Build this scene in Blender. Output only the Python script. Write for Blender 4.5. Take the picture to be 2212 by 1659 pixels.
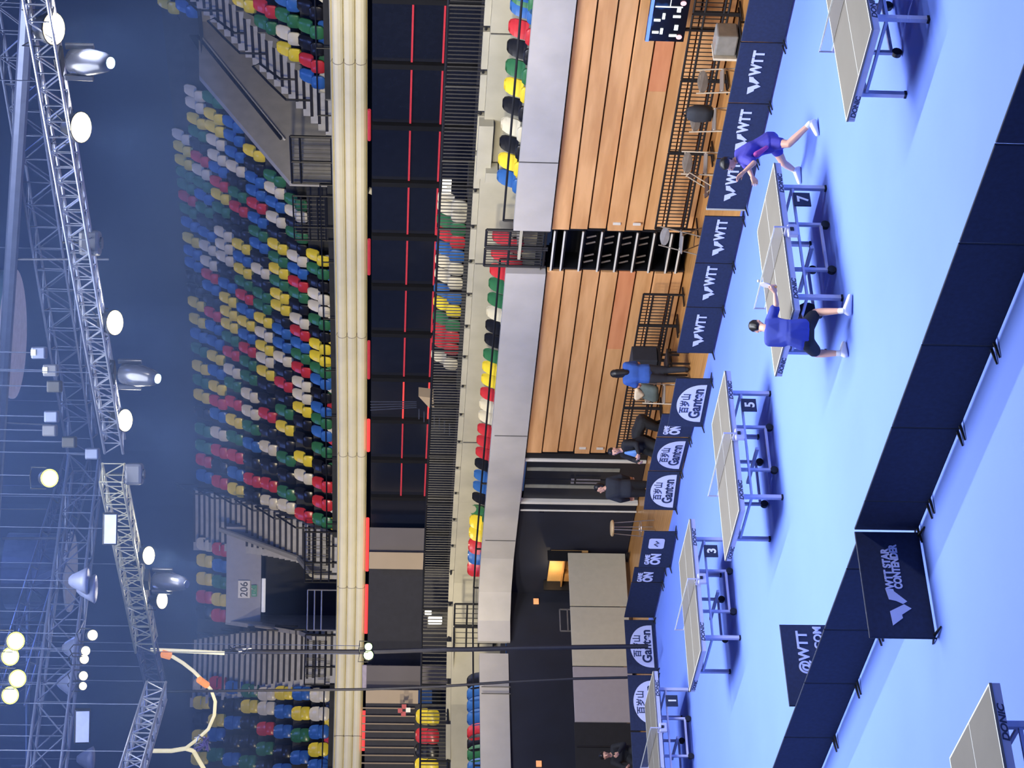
import bpy, bmesh, math, random
import numpy as np
from mathutils import Vector, Matrix
random.seed(7)
for o in list(bpy.data.objects): bpy.data.objects.remove(o, do_unlink=True)
C = bpy.context.scene.collection
PI = math.pi

# ---------------------------------------------------------------- camera, world, light, exposure
FW = Vector((-0.80093, 0.59593, -0.0581)); RR = Vector((0.59589, 0.80282, 0.01996)); UU = Vector((-0.05854, 0.01863, 0.99811))
H = 6.165310; F = 4299.956
EYE = Vector((0, 0, H))
cam = bpy.data.objects.new('camera', bpy.data.cameras.new('camera')); C.objects.link(cam)
cam.data.sensor_fit = 'HORIZONTAL'; cam.data.sensor_width = 36; cam.data.lens = F / 2212 * 36
cam.data.clip_start = 0.1; cam.data.clip_end = 400
m = Matrix.Identity(4)                       # the photograph was taken with the phone turned on its side
m.col[0][:3] = (-UU)[:]; m.col[1][:3] = RR[:]; m.col[2][:3] = (-FW)[:]; m.col[3][:3] = EYE[:]
cam.matrix_world = m
bpy.context.scene.camera = cam

w = bpy.data.worlds.new('haze_ambient'); bpy.context.scene.world = w; w.use_nodes = True
bg = w.node_tree.nodes['Background']; bg.inputs[0].default_value = (0.022, 0.045, 0.125, 1); bg.inputs[1].default_value = 1.0  # even navy background stands in for the ambient glow of the haze

vs = bpy.context.scene.view_settings
vs.view_transform = 'Standard'; vs.look = 'None'; vs.exposure = 0.0; vs.gamma = 1.0; vs.use_curve_mapping = False

def light(name, kind, loc, target, power, color, size=0.5, spot=70, blend=0.6):
    d = bpy.data.lights.new(name, kind); d.energy = power; d.color = color
    if kind == 'AREA': d.shape = 'DISK'; d.size = size; d.spread = math.radians(spot)
    elif kind == 'SPOT': d.shadow_soft_size = size; d.spot_size = math.radians(spot); d.spot_blend = blend
    else: d.shadow_soft_size = size
    o = bpy.data.objects.new(name, d); C.objects.link(o); o.location = loc
    o.rotation_euler = (Vector(target) - Vector(loc)).to_track_quat('-Z', 'Y').to_euler()
    return o
COOL = (0.86, 0.90, 1.0); WARM = (1.0, 0.86, 0.62)
LAMPX = [-8.5, -11.5, -14.5, -17.6, -20.45, -22.5, -27.3, -30.2, -35.0, -36.8]
for x in LAMPX:                              # floods on the truss along the far side of the courts
    light('flood_light', 'SPOT', (x, 21.5, 11.0), (x - 1.2, 16.0, 0), 1300, COOL, 0.22, 100, 0.8)
for x, y in ((-13, 4), (-22, 3), (-31, 3), (-40, 6)):   # added fill spots outside the frame, on no known truss
    light('flood_light', 'SPOT', (x, y, 11.5), (x - 1, 14, 0), 420, COOL, 0.4, 95, 0.8)
# broad overhead fill added above the courts, from no seen lamp
light('court_fill', 'AREA', (-25, 15, 17), (-26, 17, 0), 5200, COOL, 12, 150)
# unseen fill spots added for the lower tier and the balcony front
for x in (-24, -34, -44):
    light('tier_fill', 'SPOT', (x + 6, 14, 10.5), (x, 28, 2.6), 3000, WARM, 0.5, 44, 0.9)
light('tier_fill', 'SPOT', (-34, 14, 10.5), (-48, 25, 3.0), 2600, WARM, 0.5, 50, 0.9)
# soft fill spots added outside the frame to brighten the balcony front
for x, y, tx, ty, e in ((-20, 12, -29, 36, 8500), (-24, 12, -36, 36, 9000), (-30, 12, -43, 36, 9800), (-34, 10, -50, 35, 11000), (-36, 8, -55, 33, 11500), (-38, 0, -60, 27, 12000)):
    light('balcony_fill', 'SPOT', (x, y, 8.2), (tx, ty, 6.4), e * 1.35, WARM, 0.6, 31, 1.0)

# ---------------------------------------------------------------- picture ray -> point in the hall
def ray(x, y): return FW + RR * ((1659 - y - 829.5) / F) - UU * ((x - 1106) / F)
def onz(x, y, z=0.0): d = ray(x, y); return EYE + d * ((z - H) / d.z)
def onY(x, y, Y): d = ray(x, y); return EYE + d * (Y / d.y)
def onX(x, y, X): d = ray(x, y); return EYE + d * (X / d.x)
def pr(P):
    d = Vector(P) - EYE; z = d.dot(FW); return (1106 - F * d.dot(UU) / z, 1659 - (829.5 + F * d.dot(RR) / z))

# ---------------------------------------------------------------- materials
MATS = {}
def mat(name, col, rough=0.5, metal=0.0, var=0.12, scale=6.0, bump=0.0, emit=None, es=1.0, alpha=1.0, spec=0.5):
    if name in MATS: return MATS[name]
    M = bpy.data.materials.new(name); M.use_nodes = True; nt = M.node_tree; b = nt.nodes['Principled BSDF']
    b.inputs['Roughness'].default_value = rough; b.inputs['Metallic'].default_value = metal
    b.inputs['Specular IOR Level'].default_value = spec
    tc = nt.nodes.new('ShaderNodeTexCoord'); n = nt.nodes.new('ShaderNodeTexNoise'); n.inputs['Scale'].default_value = scale
    n.inputs['Detail'].default_value = 4; nt.links.new(tc.outputs['Object'], n.inputs['Vector'])
    r = nt.nodes.new('ShaderNodeValToRGB')
    r.color_ramp.elements[0].position = 0.3; r.color_ramp.elements[1].position = 0.7
    r.color_ramp.elements[0].color = (*[c * (1 - var) for c in col], 1); r.color_ramp.elements[1].color = (*[min(1, c * (1 + var)) for c in col], 1)
    nt.links.new(n.outputs['Fac'], r.inputs['Fac']); nt.links.new(r.outputs['Color'], b.inputs['Base Color'])
    if bump:
        bp = nt.nodes.new('ShaderNodeBump'); bp.inputs['Strength'].default_value = bump; bp.inputs['Distance'].default_value = 0.02
        nt.links.new(n.outputs['Fac'], bp.inputs['Height']); nt.links.new(bp.outputs['Normal'], b.inputs['Normal'])
    if emit: b.inputs['Emission Color'].default_value = (*emit, 1); b.inputs['Emission Strength'].default_value = es
    if alpha < 1: b.inputs['Alpha'].default_value = alpha
    MATS[name] = M; return M
def wood_mat(name, c1, c2, sx, sy, sz, rough=0.4):
    M = bpy.data.materials.new(name); M.use_nodes = True; nt = M.node_tree; b = nt.nodes['Principled BSDF']
    tc = nt.nodes.new('ShaderNodeTexCoord'); mp = nt.nodes.new('ShaderNodeMapping'); mp.inputs['Scale'].default_value = (sx, sy, sz)
    n = nt.nodes.new('ShaderNodeTexNoise'); n.inputs['Scale'].default_value = 2.0; n.inputs['Detail'].default_value = 6
    r = nt.nodes.new('ShaderNodeValToRGB'); r.color_ramp.elements[0].color = (*c1, 1); r.color_ramp.elements[1].color = (*c2, 1)
    r.color_ramp.elements[0].position = 0.35; r.color_ramp.elements[1].position = 0.65
    nt.links.new(tc.outputs['Object'], mp.inputs['Vector']); nt.links.new(mp.outputs['Vector'], n.inputs['Vector'])
    nt.links.new(n.outputs['Fac'], r.inputs['Fac']); nt.links.new(r.outputs['Color'], b.inputs['Base Color'])
    b.inputs['Roughness'].default_value = rough; MATS[name] = M; return M

NAVY = mat('navy_fabric', (0.014, 0.022, 0.058), 0.75, var=0.15, scale=20, bump=0.1)
BLACK = mat('black_paint', (0.008, 0.009, 0.013), 0.5)
BLKFAB = mat('black_fabric', (0.012, 0.013, 0.018), 0.9, bump=0.2)
LAV = mat('print_white', (0.62, 0.64, 0.85), 0.6, var=0.03)
PRDARK = mat('print_dark', (0.02, 0.03, 0.08), 0.6, var=0.03)
MATBLUE = mat('blue_court_mat', (0.155, 0.26, 0.84), 0.62, var=0.05, scale=0.35, spec=0.3)
FLWOOD = wood_mat('maple_floor', (0.42, 0.20, 0.06), (0.58, 0.30, 0.10), 0.4, 6, 1, 0.3)
CONC = mat('grey_concrete', (0.40, 0.39, 0.37), 0.85, var=0.10, scale=3, bump=0.15)
CONCW = mat('pale_concrete', (0.40, 0.385, 0.32), 0.85, var=0.08, scale=2, bump=0.15)
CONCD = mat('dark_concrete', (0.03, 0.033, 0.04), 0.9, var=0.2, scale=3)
STEPC = mat('step_concrete', (0.42, 0.42, 0.42), 0.85, var=0.12, scale=4, bump=0.1)
FASC = mat('cream_cladding', (0.90, 0.85, 0.64), 0.55, var=0.04, scale=2)
TOP = mat('table_top_grey', (0.17, 0.155, 0.13), 0.55, var=0.05, scale=2)
TLINE = mat('table_line_white', (0.80, 0.82, 0.80), 0.5, var=0.02)
FRAME = mat('table_frame_grey', (0.46, 0.47, 0.66), 0.4, metal=0.0, var=0.04)
APRON = mat('apron_grey', (0.42, 0.44, 0.60), 0.45, var=0.04)
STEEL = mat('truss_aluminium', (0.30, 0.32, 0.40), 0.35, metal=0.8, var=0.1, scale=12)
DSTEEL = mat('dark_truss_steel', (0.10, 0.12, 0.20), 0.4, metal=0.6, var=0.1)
DGLASS = mat('dark_glass', (0.010, 0.013, 0.028), 0.18, var=0.1)
REDL = mat('red_led', (0.5, 0.03, 0.04), 0.4, emit=(1.0, 0.07, 0.06), es=1.0)
REDD = mat('red_led_dim', (0.4, 0.03, 0.05), 0.4, emit=(1.0, 0.08, 0.12), es=0.24)
GLOW = mat('lamp_lens', (1, 1, 0.9), 0.3, emit=(1.0, 0.96, 0.78), es=26)
GLOWY = mat('lamp_lens_yellow', (1, 1, 0.6), 0.3, emit=(1.0, 0.95, 0.35), es=14)
GLOWG = mat('lamp_lens_green', (0.6, 1, 0.3), 0.3, emit=(0.62, 1.0, 0.25), es=6)
GLOWS = mat('lamp_lens_soft', (0.8, 1, 0.9), 0.2, emit=(0.7, 1.0, 0.88), es=2.2)
SKIN = mat('skin', (0.72, 0.40, 0.28), 0.5, var=0.05)
HAIR = mat('black_hair', (0.010, 0.009, 0.010), 0.45)
CHROME = mat('brushed_metal', (0.55, 0.55, 0.58), 0.3, metal=0.8)
CANVAS = mat('pale_canvas', (0.48, 0.46, 0.38), 0.8, var=0.04)
GREYP = mat('grey_plastic', (0.22, 0.19, 0.17), 0.55)
BEIGEP = mat('beige_metal', (0.50, 0.42, 0.32), 0.5)
WHITEP = mat('white_plastic', (0.75, 0.75, 0.72), 0.4, var=0.03)
SEATC = {'W': ('white', (0.66, 0.62, 0.50)), 'Y': ('yellow', (0.78, 0.62, 0.05)), 'R': ('red', (0.52, 0.035, 0.05)),
         'B': ('blue', (0.035, 0.13, 0.42)), 'G': ('green', (0.035, 0.16, 0.075)), 'K': ('black', (0.012, 0.013, 0.02))}
SM = {k: mat('seat_' + v[0], v[1], 0.28, var=0.05, scale=3) for k, v in SEATC.items()}

# ---------------------------------------------------------------- mesh building
class MB:
    def __init__(s): s.v = []; s.f = []; s.mi = []
    def add(s, vs_, fs, mi=0):
        b = len(s.v); s.v += [Vector(p) for p in vs_]; s.f += [tuple(i + b for i in f) for f in fs]; s.mi += [mi] * len(fs); return s
    def box(s, c, d, mi=0, ax=None):
        c = Vector(c); ax = ax or (Vector((1, 0, 0)), Vector((0, 1, 0)), Vector((0, 0, 1)))
        a, b, e = [Vector(ax[i]) * d[i] / 2 for i in range(3)]
        vs_ = [c + a * i + b * j + e * k for i in (-1, 1) for j in (-1, 1) for k in (-1, 1)]
        return s.add(vs_, [(0, 1, 3, 2), (4, 6, 7, 5), (0, 4, 5, 1), (2, 3, 7, 6), (0, 2, 6, 4), (1, 5, 7, 3)], mi)
    def quad(s, a, b, c, d, mi=0): return s.add([a, b, c, d], [(0, 1, 2, 3)], mi)
    def bar(s, a, b, w, h=None, mi=0, up=(0, 0, 1)):
        a = Vector(a); b = Vector(b); z = (b - a); L = z.length; z.normalize(); h = h or w
        x = z.cross(Vector(up));
        if x.length < 1e-3: x = z.cross(Vector((1, 0, 0)))
        x.normalize(); y = x.cross(z)
        return s.box((a + b) / 2, (w, h, L), mi, (x, y, z))
    def tube(s, pts, r, n=8, mi=0, caps=True):
        pts = [Vector(p) for p in pts]; rs = r if isinstance(r, (list, tuple)) else [r] * len(pts)
        rings = []; px = None
        for i, p in enumerate(pts):
            t = (pts[min(i + 1, len(pts) - 1)] - pts[max(i - 1, 0)]).normalized()
            if px is None: px = t.cross(Vector((0, 0, 1)));
            if px.length < 1e-3: px = t.cross(Vector((1, 0, 0)))
            x = (px - t * px.dot(t)).normalized(); y = t.cross(x); px = x
            rings.append([p + (x * math.cos(2 * PI * k / n) + y * math.sin(2 * PI * k / n)) * rs[i] for k in range(n)])
        vs_ = [q for R_ in rings for q in R_]; fs = []
        for i in range(len(pts) - 1):
            for k in range(n):
                k2 = (k + 1) % n; fs.append((i * n + k, i * n + k2, (i + 1) * n + k2, (i + 1) * n + k))
        if caps: fs += [tuple(range(n))[::-1], tuple((len(pts) - 1) * n + k for k in range(n))]
        return s.add(vs_, fs, mi)
    def prism(s, poly, n, th, mi=0):            # closed outline, pushed back along n by th
        n = Vector(n).normalized(); k = len(poly); a = [Vector(p) for p in poly]; b = [p - n * th for p in a]
        fs = [tuple(range(k)), tuple(range(2 * k - 1, k - 1, -1))] + [(i, i + k, (i + 1) % k + k, (i + 1) % k) for i in range(k)]
        return s.add(a + b, fs, mi)
    def sheet(s, A, B, mi=0):                   # strip between two point rows
        n = len(A); return s.add(list(A) + list(B), [(i, i + 1, n + i + 1, n + i) for i in range(n - 1)], mi)
    def build(s, name, mats, parent=None, smooth=False, bevel=0.0, at=None, loose=False):
        if not isinstance(mats, (list, tuple)): mats = [mats]
        off = Vector(at) if at is not None else (Vector(parent.get('_o', (0, 0, 0))) if parent else Vector((0, 0, 0)))
        me = bpy.data.meshes.new(name); me.from_pydata([tuple(v - off) for v in s.v], [], s.f)
        for x in mats: me.materials.append(x)
        for p, i in zip(me.polygons, s.mi): p.material_index = i; p.use_smooth = smooth
        bm = bmesh.new(); bm.from_mesh(me); bmesh.ops.recalc_face_normals(bm, faces=bm.faces); bm.to_mesh(me); bm.free()
        o = bpy.data.objects.new(name, me); C.objects.link(o)
        if parent:
            o.parent = parent
            if parent.type == 'MESH': o.location = Vector((0, 0, 0))
            o['_o'] = off
        elif at is not None: o.location = off
        if bevel:
            md = o.modifiers.new('bevel', 'BEVEL'); md.width = bevel; md.segments = 2; md.limit_method = 'ANGLE'
        return o
def tag(o, label, cat, group=None, kind=None):
    if label: o['label'] = label
    if cat: o['category'] = cat
    if group: o['group'] = group
    if kind: o['kind'] = kind
    return o
def thing(name, label, cat, loc, group=None, rz=0.0, local=False):
    o = bpy.data.objects.new(name, None); C.objects.link(o); o.location = loc; o.rotation_euler = (0, 0, rz); o.empty_display_size = 0.2
    o['_o'] = (0, 0, 0) if local else tuple(loc)
    return tag(o, label, cat, group)
def struct(o): o['kind'] = 'structure'; return o
def copy_tree(o, loc, rz, label, group=None):
    r = o.copy(); C.objects.link(r); r.location = loc; r.rotation_euler = (0, 0, rz); r['label'] = label
    if group: r['group'] = group
    for ch in o.children:
        c = ch.copy(); C.objects.link(c); c.parent = r
        for g in ch.children: d = g.copy(); C.objects.link(d); d.parent = c
    return r
def lettering(name, txt, size, origin, right, up, mats, parent, th=0.006, squash=1.0, align='LEFT', bold=0.0, shear=0.0, label=None):
    cu = bpy.data.curves.new(name, 'FONT'); cu.body = txt; cu.size = size; cu.extrude = th / 2; cu.align_x = align; cu.offset = bold; cu.shear = shear
    t = bpy.data.objects.new(name, cu); C.objects.link(t)
    bpy.context.view_layer.update(); dg = bpy.context.evaluated_depsgraph_get()
    me = bpy.data.meshes.new_from_object(t.evaluated_get(dg)); bpy.data.objects.remove(t, do_unlink=True)
    right = Vector(right).normalized(); up = Vector(up).normalized(); n = right.cross(up)
    off = Vector(parent.get('_o', (0, 0, 0))); org = Vector(origin)
    for v in me.vertices:
        c = v.co.copy(); v.co = org + right * c.x * squash + up * c.y + n * c.z - off
    me.materials.clear(); me.materials.append(mats)
    o = bpy.data.objects.new(name, me); C.objects.link(o); o.parent = parent; o['_o'] = off
    return o
ORD = ['first', 'second', 'third', 'fourth', 'fifth', 'sixth', 'seventh', 'eighth', 'ninth', 'tenth', 'eleventh', 'twelfth', 'thirteenth', 'fourteenth',
       'fifteenth', 'sixteenth', 'seventeenth', 'eighteenth', 'nineteenth', 'twentieth', 'twenty-first', 'twenty-second', 'twenty-third', 'twenty-fourth',
       'twenty-fifth', 'twenty-sixth', 'twenty-seventh', 'twenty-eighth', 'twenty-ninth', 'thirtieth', 'thirty-first', 'thirty-second', 'thirty-third',
       'thirty-fourth', 'thirty-fifth', 'thirty-sixth', 'thirty-seventh', 'thirty-eighth', 'thirty-ninth', 'fortieth']
# ================================================================ THE HALL
# ---- ground: maple floor, blue mat on top
X0, X1 = -75, 6
struct(MB().quad((X0, -8, -0.02), (X1, -8, -0.02), (X1, 60, -0.02), (X0, 60, -0.02)).build('floor', FLWOOD))
mb = MB(); mb.box((-18.2, 7.9, -0.008), (46.6, 32.0, 0.014))
mt = mb.build('floor_court_mat', MATBLUE); struct(mt)
# ---- retracted seating wall (wood), two banks with a stepped aisle between
WOOD = wood_mat('bank_wood', (0.64, 0.335, 0.145), (0.80, 0.46, 0.22), 0.35, 3, 2.5, 0.38)
WOOD2 = wood_mat('bank_wood_red', (0.68, 0.27, 0.125), (0.78, 0.34, 0.17), 0.35, 3, 2.5, 0.38)
zs = [2.98, 2.59, 2.20, 1.81, 1.42, 1.03, 0.64, 0.25, 0.0]
def bank(name, xa, xb, label, redrow, redx):
    t = thing(name, label, 'retractable seating', ((xa + xb) / 2, 27.8, 0), 'retracted seating banks')
    for i in range(8):
        z1, z0 = zs[i], zs[i + 1]; y = 27.5 + 0.03 * ((i * 7) % 3)
        if i == redrow:
            MB().box(((xa + redx) / 2, y + 0.06, (z0 + z1) / 2), (redx - xa, 0.12, z1 - z0 - 0.03)).build('front_panel', WOOD, t, bevel=0.008)
            MB().box(((xb + redx) / 2, y + 0.06, (z0 + z1) / 2), (xb - redx, 0.12, z1 - z0 - 0.03)).build('front_panel', WOOD2, t, bevel=0.008)['label'] = 'redder wooden front panel'
        else:
            MB().box(((xa + xb) / 2, y + 0.06, (z0 + z1) / 2), (xb - xa, 0.12, z1 - z0 - 0.03)).build('front_panel', WOOD, t, bevel=0.008)
    MB().box(((xa + xb) / 2, 27.95, 1.48), (xb - xa - 0.02, 0.6, 2.96)).build('carriage', BLACK, t)
    mb = MB()
    for x in (xa + 0.25,):
        for z in (1.62, 1.2): mb.box((x, 27.49, z), (0.07, 0.02, 0.16))
    mb.build('reflector', WHITEP, t)
bank('retracted_seating', -31.5, -18.0, 'long bank of folded wooden seating fronts under the grey parapet, right of the black steps', 4, -27.4)
bank('retracted_seating', -39.75, -32.86, 'shorter bank of folded wooden seating fronts between the black steps and the tall white-framed door', 4, -35.6)
# ---- stepped aisle between the banks
t = thing('aisle_steps', 'black aisle steps with white nosings between the two wooden seating banks', 'steps', (-32.18, 27.8, 0))
MB().box((-32.18, 28.35, 1.4), (1.34, 0.7, 2.8)).build('carriage', BLACK, t)
for i, z in enumerate([2.90, 2.69, 2.30, 1.90, 1.53, 1.15, 0.79, 0.42, 0.20]):
    mb = MB(); mb.box((-32.18, 27.75, z - 0.03), (1.3, 0.5, 0.05)); mb.build('tread', BLACK, t)
    mb = MB(); mb.box((-32.18, 27.49, z), (1.28, 0.03, 0.035)); mb.build('nosing', WHITEP, t)
for x in (-32.82, -31.54):
    MB().box((x, 27.9, 1.45), (0.05, 0.7, 2.9)).build('side_plate', BLACK, t)
mb = MB()
for x in (-32.6, -32.4, -32.0, -31.8):
    for z in (2.1, 1.72, 1.34, 0.98): mb.tube([(x, 27.62, z - 0.1), (x, 27.56, z + 0.1)], 0.02, 6)
mb.build('bracket', GREYP, t)

# ---- door in the wall left of the wood
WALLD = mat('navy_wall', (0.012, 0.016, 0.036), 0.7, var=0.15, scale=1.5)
DOORB = mat('door_black', (0.010, 0.012, 0.022), 0.35)
t = thing('door_1', None, None, (-40.95, 27.6, 0)); struct(t); t['label'] = 'tall black double door in a white frame'
mb = MB(); mb.box((-40.06, 27.55, 1.5), (0.09, 0.14, 3.0)); mb.box((-41.95, 27.55, 1.5), (0.09, 0.14, 3.0)); mb.box((-41.0, 27.55, 3.02), (1.98, 0.14, 0.10)); mb.build('door_frame', WHITEP, t, bevel=0.01)
for xa in (-40.56, -41.46):
    MB().box((xa, 27.62, 1.46), (0.88, 0.06, 2.92)).build('door_leaf', DOORB, t, bevel=0.01)
VP = mat('vision_panel', (0.26, 0.27, 0.25), 0.3)
MB().box((-40.56, 27.58, 1.75), (0.13, 0.02, 2.3)).build('vision_panel', VP, t); MB().box((-41.32, 27.58, 1.75), (0.13, 0.02, 2.3)).build('vision_panel', VP, t)
mb = MB()
for x in (-40.92, -41.06): mb.tube([(x, 27.53, 1.05), (x, 27.53, 1.65)], 0.022, 8); mb.tube([(x, 27.53, 1.7), (x, 27.53, 1.78)], 0.03, 8)
mb.build('door_handle', CHROME, t)
MB().box((-39.9, 27.62, 1.5), (0.2, 0.2, 3.0)).build('door_post', BLACK, t)
MB().tube([(-42.3, 27.5, 0), (-42.3, 27.5, 2.96)], 0.025).build('door_post', WHITEP, t)
# dark wall further left, with recess openings
struct(MB().box((-44.3, 27.75, 1.5), (4.7, 0.2, 3.0)).build('wall_back', WALLD))
struct(MB().box((-46.72, 22.3, 1.54), (0.2, 10.8, 3.08)).build('wall_left', WALLD))
struct(MB().box((-46.75, 8.5, 2.5), (0.2, 17.6, 5.0)).build('wall_left_front', WALLD))
mb = MB()
for z in (0.45, 1.1, 1.75, 2.4): mb.box((-42.5, 27.6, z), (0.05, 0.05, 0.12))
struct(mb.build('trim_1', MATS['dark_glass']))
# recess with warm lit furniture behind the pale screens
t = thing('store_recess', 'small warmly lit opening in the dark wall above the pale screens', 'opening', (-44.5, 27.3, 1.6))
LIT = wood_mat('recess_wood', (0.75, 0.42, 0.14), (0.85, 0.52, 0.2), 1, 1, 1)
a = onY(1195, 1197, 27.5); b = onY(1240, 1262, 27.5)
bx = (a.x + b.x) / 2; t.location = (bx, 27.5, a.z - 0.6); t['_o'] = tuple(t.location)
MB().box((bx, 27.6, (a.z + b.z) / 2 - 0.1), (abs(a.x - b.x), 0.05, a.z - b.z + 0.3)).build('back_board', LIT, t)
mb = MB(); mb.box((bx, 27.5, (a.z + b.z) / 2 + 0.02), (abs(a.x - b.x), 0.2, 0.03)); mb.box((bx - 0.3, 27.5, (a.z + b.z) / 2 - 0.13), (0.35, 0.15, 0.2)); mb.build('shelf', FLWOOD, t)
for xx in (a.x, b.x): MB().box((xx, 27.45, a.z - 0.3), (0.04, 0.3, 0.9)).build('side_frame', BLACK, t)
light('recess_lamp', 'POINT', (bx, 27.25, a.z - 0.05), (bx, 27.5, a.z - 0.4), 9, (1, .78, .45), 0.05)
# pale screens standing along the left wall
for ya, yb, ml, lab in ((27.42, 25.83, CANVAS, 'cream screen at the far end of the row, beside the dark double doors'), (25.8, 24.1, CANVAS, 'cream screen in the middle of the row by the left wall'),
                        (24.07, 22.53, mat('screen_grey', (0.33, 0.31, 0.35), 0.8, var=0.03), 'greyer lilac screen at the near end of the row by the left wall')):
    t = thing('room_divider', lab, 'screen', (-44.2, (ya + yb) / 2, 0), 'row of pale screens by the left wall')
    MB().box((-44.2, (ya + yb) / 2, 0.85), (0.05, ya - yb - 0.01, 1.5)).build('cloth_panel', ml, t, bevel=0.008)
    for yy in (ya - 0.1, yb + 0.1): MB().box((-44.2, yy, 0.05), (0.4, 0.05, 0.08)).build('foot', BLACK, t)
t = thing('room_divider', 'black draped screen at the near end of the row of pale screens', 'screen', (-44.2, 20.9, 0), None)
MB().box((-44.2, 20.9, 0.82), (0.05, 3.2, 1.6)).build('cloth_panel', BLKFAB, t); MB().box((-44.17, 21.85, 0.8), (0.05, 0.03, 1.55)).build('seam', BLACK, t)

# ---- lower parapet, terrace and concourse kerb
def wallseg(name, pts, z0, z1, th, m_):
    mb = MB(); n = len(pts); P = [Vector((p[0], p[1], 0)) for p in pts]; nr = []
    for i in range(n):
        d = (P[min(i + 1, n - 1)] - P[max(i - 1, 0)]).normalized(); nr.append(Vector((-d.y, d.x, 0)))
    A0 = [p + Vector((0, 0, z0)) for p in P]; A1 = [p + Vector((0, 0, z1)) for p in P]
    B0 = [a + k * th for a, k in zip(A0, nr)]; B1 = [a + k * th for a, k in zip(A1, nr)]
    mb.sheet(A0, A1); mb.sheet(A1, B1); mb.sheet(B1, B0); mb.sheet(B0, A0)
    for i in (0, -1): mb.quad(A0[i], A1[i], B1[i], B0[i])
    return struct(mb.build(name, m_))
# rows run right -> left (towards -X), so the thickness goes to the +Y side with a negative sign
def slab(name, pts, z0, z1, th, m_): return wallseg(name, pts[::-1], z0, z1, th, m_)
CONCP = mat('parapet_concrete', (0.44, 0.43, 0.43), 0.8, var=0.07, scale=1.6, bump=0.1)
slab('wall_parapet_right', [(-18, 27.4), (-31.45, 27.4)], 3.0, 3.78, 0.18, CONCP)
slab('wall_parapet_middle', [(-32.85, 27.4), (-41.5, 27.4), (-44.5, 27.4), (-45.7, 27.1), (-46.35, 26.6), (-46.48, 26.05)], 3.0, 3.86, 0.18, CONCP)
slab('wall_parapet_left', [(-46.6, 25.75), (-46.5, 22.4), (-46.4, 17)], 3.05, 3.82, 0.18, CONCP)
mb = MB()
for x in (-29.35, -22.5, -38.9, -43.6): mb.box((x, 27.395, 3.4), (0.02, 0.02, 0.78))
for y in (24.7, 24.5): mb.box((-46.49, y, 3.4), (0.02, 0.02, 0.76))
struct(mb.build('trim_2', mat('joint_dark', (0.1, 0.1, 0.1), 0.9)))
# seat terrace behind parapet
mb = MB()
ter = [(-18, 27.5), (-45.0, 27.5), (-46.6, 26.4), (-46.7, 17)]; kerb = [(-18, 28.8), (-44.0, 28.8), (-47.6, 28.5), (-49.2, 27.6), (-50.0, 26.0), (-50.2, 24), (-50.4, 16)]
mb.add([(x, y, 3.12) for x, y in [(-18, 27.5), (-31.5, 27.5), (-44.5, 27.55), (-45.6, 27.35), (-46.3, 26.85), (-46.62, 26.2), (-46.7, 17), (-50.4, 16), (-50.0, 26), (-47.6, 28.5), (-44, 28.8), (-18, 28.8)]], [tuple(range(12))])
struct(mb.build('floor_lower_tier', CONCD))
slab('wall_kerb', kerb, 3.1, 4.46, 0.25, CONCW)
mb = MB(); mb.box((-31.8, 27.9, 3.6), (1.4, 0.8, 0.06)); mb.box((-30.4, 28.75, 4.42), (1.6, 0.3, 0.3))
for k in range(3): mb.box((-31.0 + 0.25 * k, 28.7 - 0.1, 4.25 - 0.28 * k), (0.3, 0.3, 0.25))
struct(mb.build('trim_3', CONCW))
mb = MB()
for x in (-27.2, -34.2, -41.2): mb.box((x, 28.79, 4.0), (0.02, 0.03, 0.9))
struct(mb.build('trim_4', MATS['joint_dark']))
# concourse floor
mb = MB(); mb.add([(-18, 28.9, 4.4), (-44, 28.9, 4.4), (-48.5, 28.4), ][:2] + [(-47.8, 28.7, 4.4), (-50.4, 26, 4.4), (-50.7, 16, 4.4), (-75, 16, 4.4), (-75, 45, 4.4), (-18, 45, 4.4)], [tuple(range(8))])
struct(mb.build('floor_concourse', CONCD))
# concourse back wall, dark glass bays with red strips
struct(MB().box((-39, 34.1, 5.63), (38, 0.15, 2.5)).build('wall_concourse', DGLASS))
for xa in [-27.0 - 2.05 * i for i in range(14)]:
    t = thing('window_bay', None, None, (xa - 1.0, 33.95, 4.4)); struct(t); t.name = 'window_%d' % (int((-27 - xa) / 2.05 + .5) + 1)
    MB().box((xa, 33.95, 5.63), (0.16, 0.16, 2.5)).build('mullion', BLACK, t)
    MB().box((xa - 1.03, 34.0, 5.63), (1.86, 0.04, 2.46)).build('pane', DGLASS, t)
for i in range(12):
    xa = -27.0 - 2.05 * i
    for z in (5.95, 5.22):
        t = MB().box((xa - 1.03, 33.93, z), (1.8, 0.03, 0.045)).build('led_strip', REDL if i < 2 or i == 9 else REDD, at=(xa - 1.03, 33.93, z))
        tag(t, 'thin red light strip on the dark glass, %s bay from the right, %s line' % (ORD[i], 'upper' if z > 5.5 else 'lower'), 'light strip', 'red strips on the concourse glass')
GREYW = mat('grey_wall', (0.13, 0.12, 0.14), 0.7, var=0.06, scale=1); BEIW = mat('beige_wall', (0.42, 0.34, 0.26), 0.7, var=0.05, scale=1); DARKW = mat('slate_wall', (0.028, 0.03, 0.045), 0.8, var=0.1)
def curtain(name, x0, x1, y0, y1, depth, m_, z0=4.4, z1=6.9):   # wall piece seen between picture columns y0..y1 at a given distance
    a = EYE + ray((x0 + x1) / 2, y0) * depth; b = EYE + ray((x0 + x1) / 2, y1) * depth
    mb = MB(); d = (b - a); d.z = 0; L = d.length; d.normalize(); n = Vector((-d.y, d.x, 0)); c = (a + b) / 2; c.z = (z0 + z1) / 2
    mb.box(c, (L, 0.15, z1 - z0), 0, (d, n, Vector((0, 0, 1)))); return struct(mb.build(name, m_))
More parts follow.
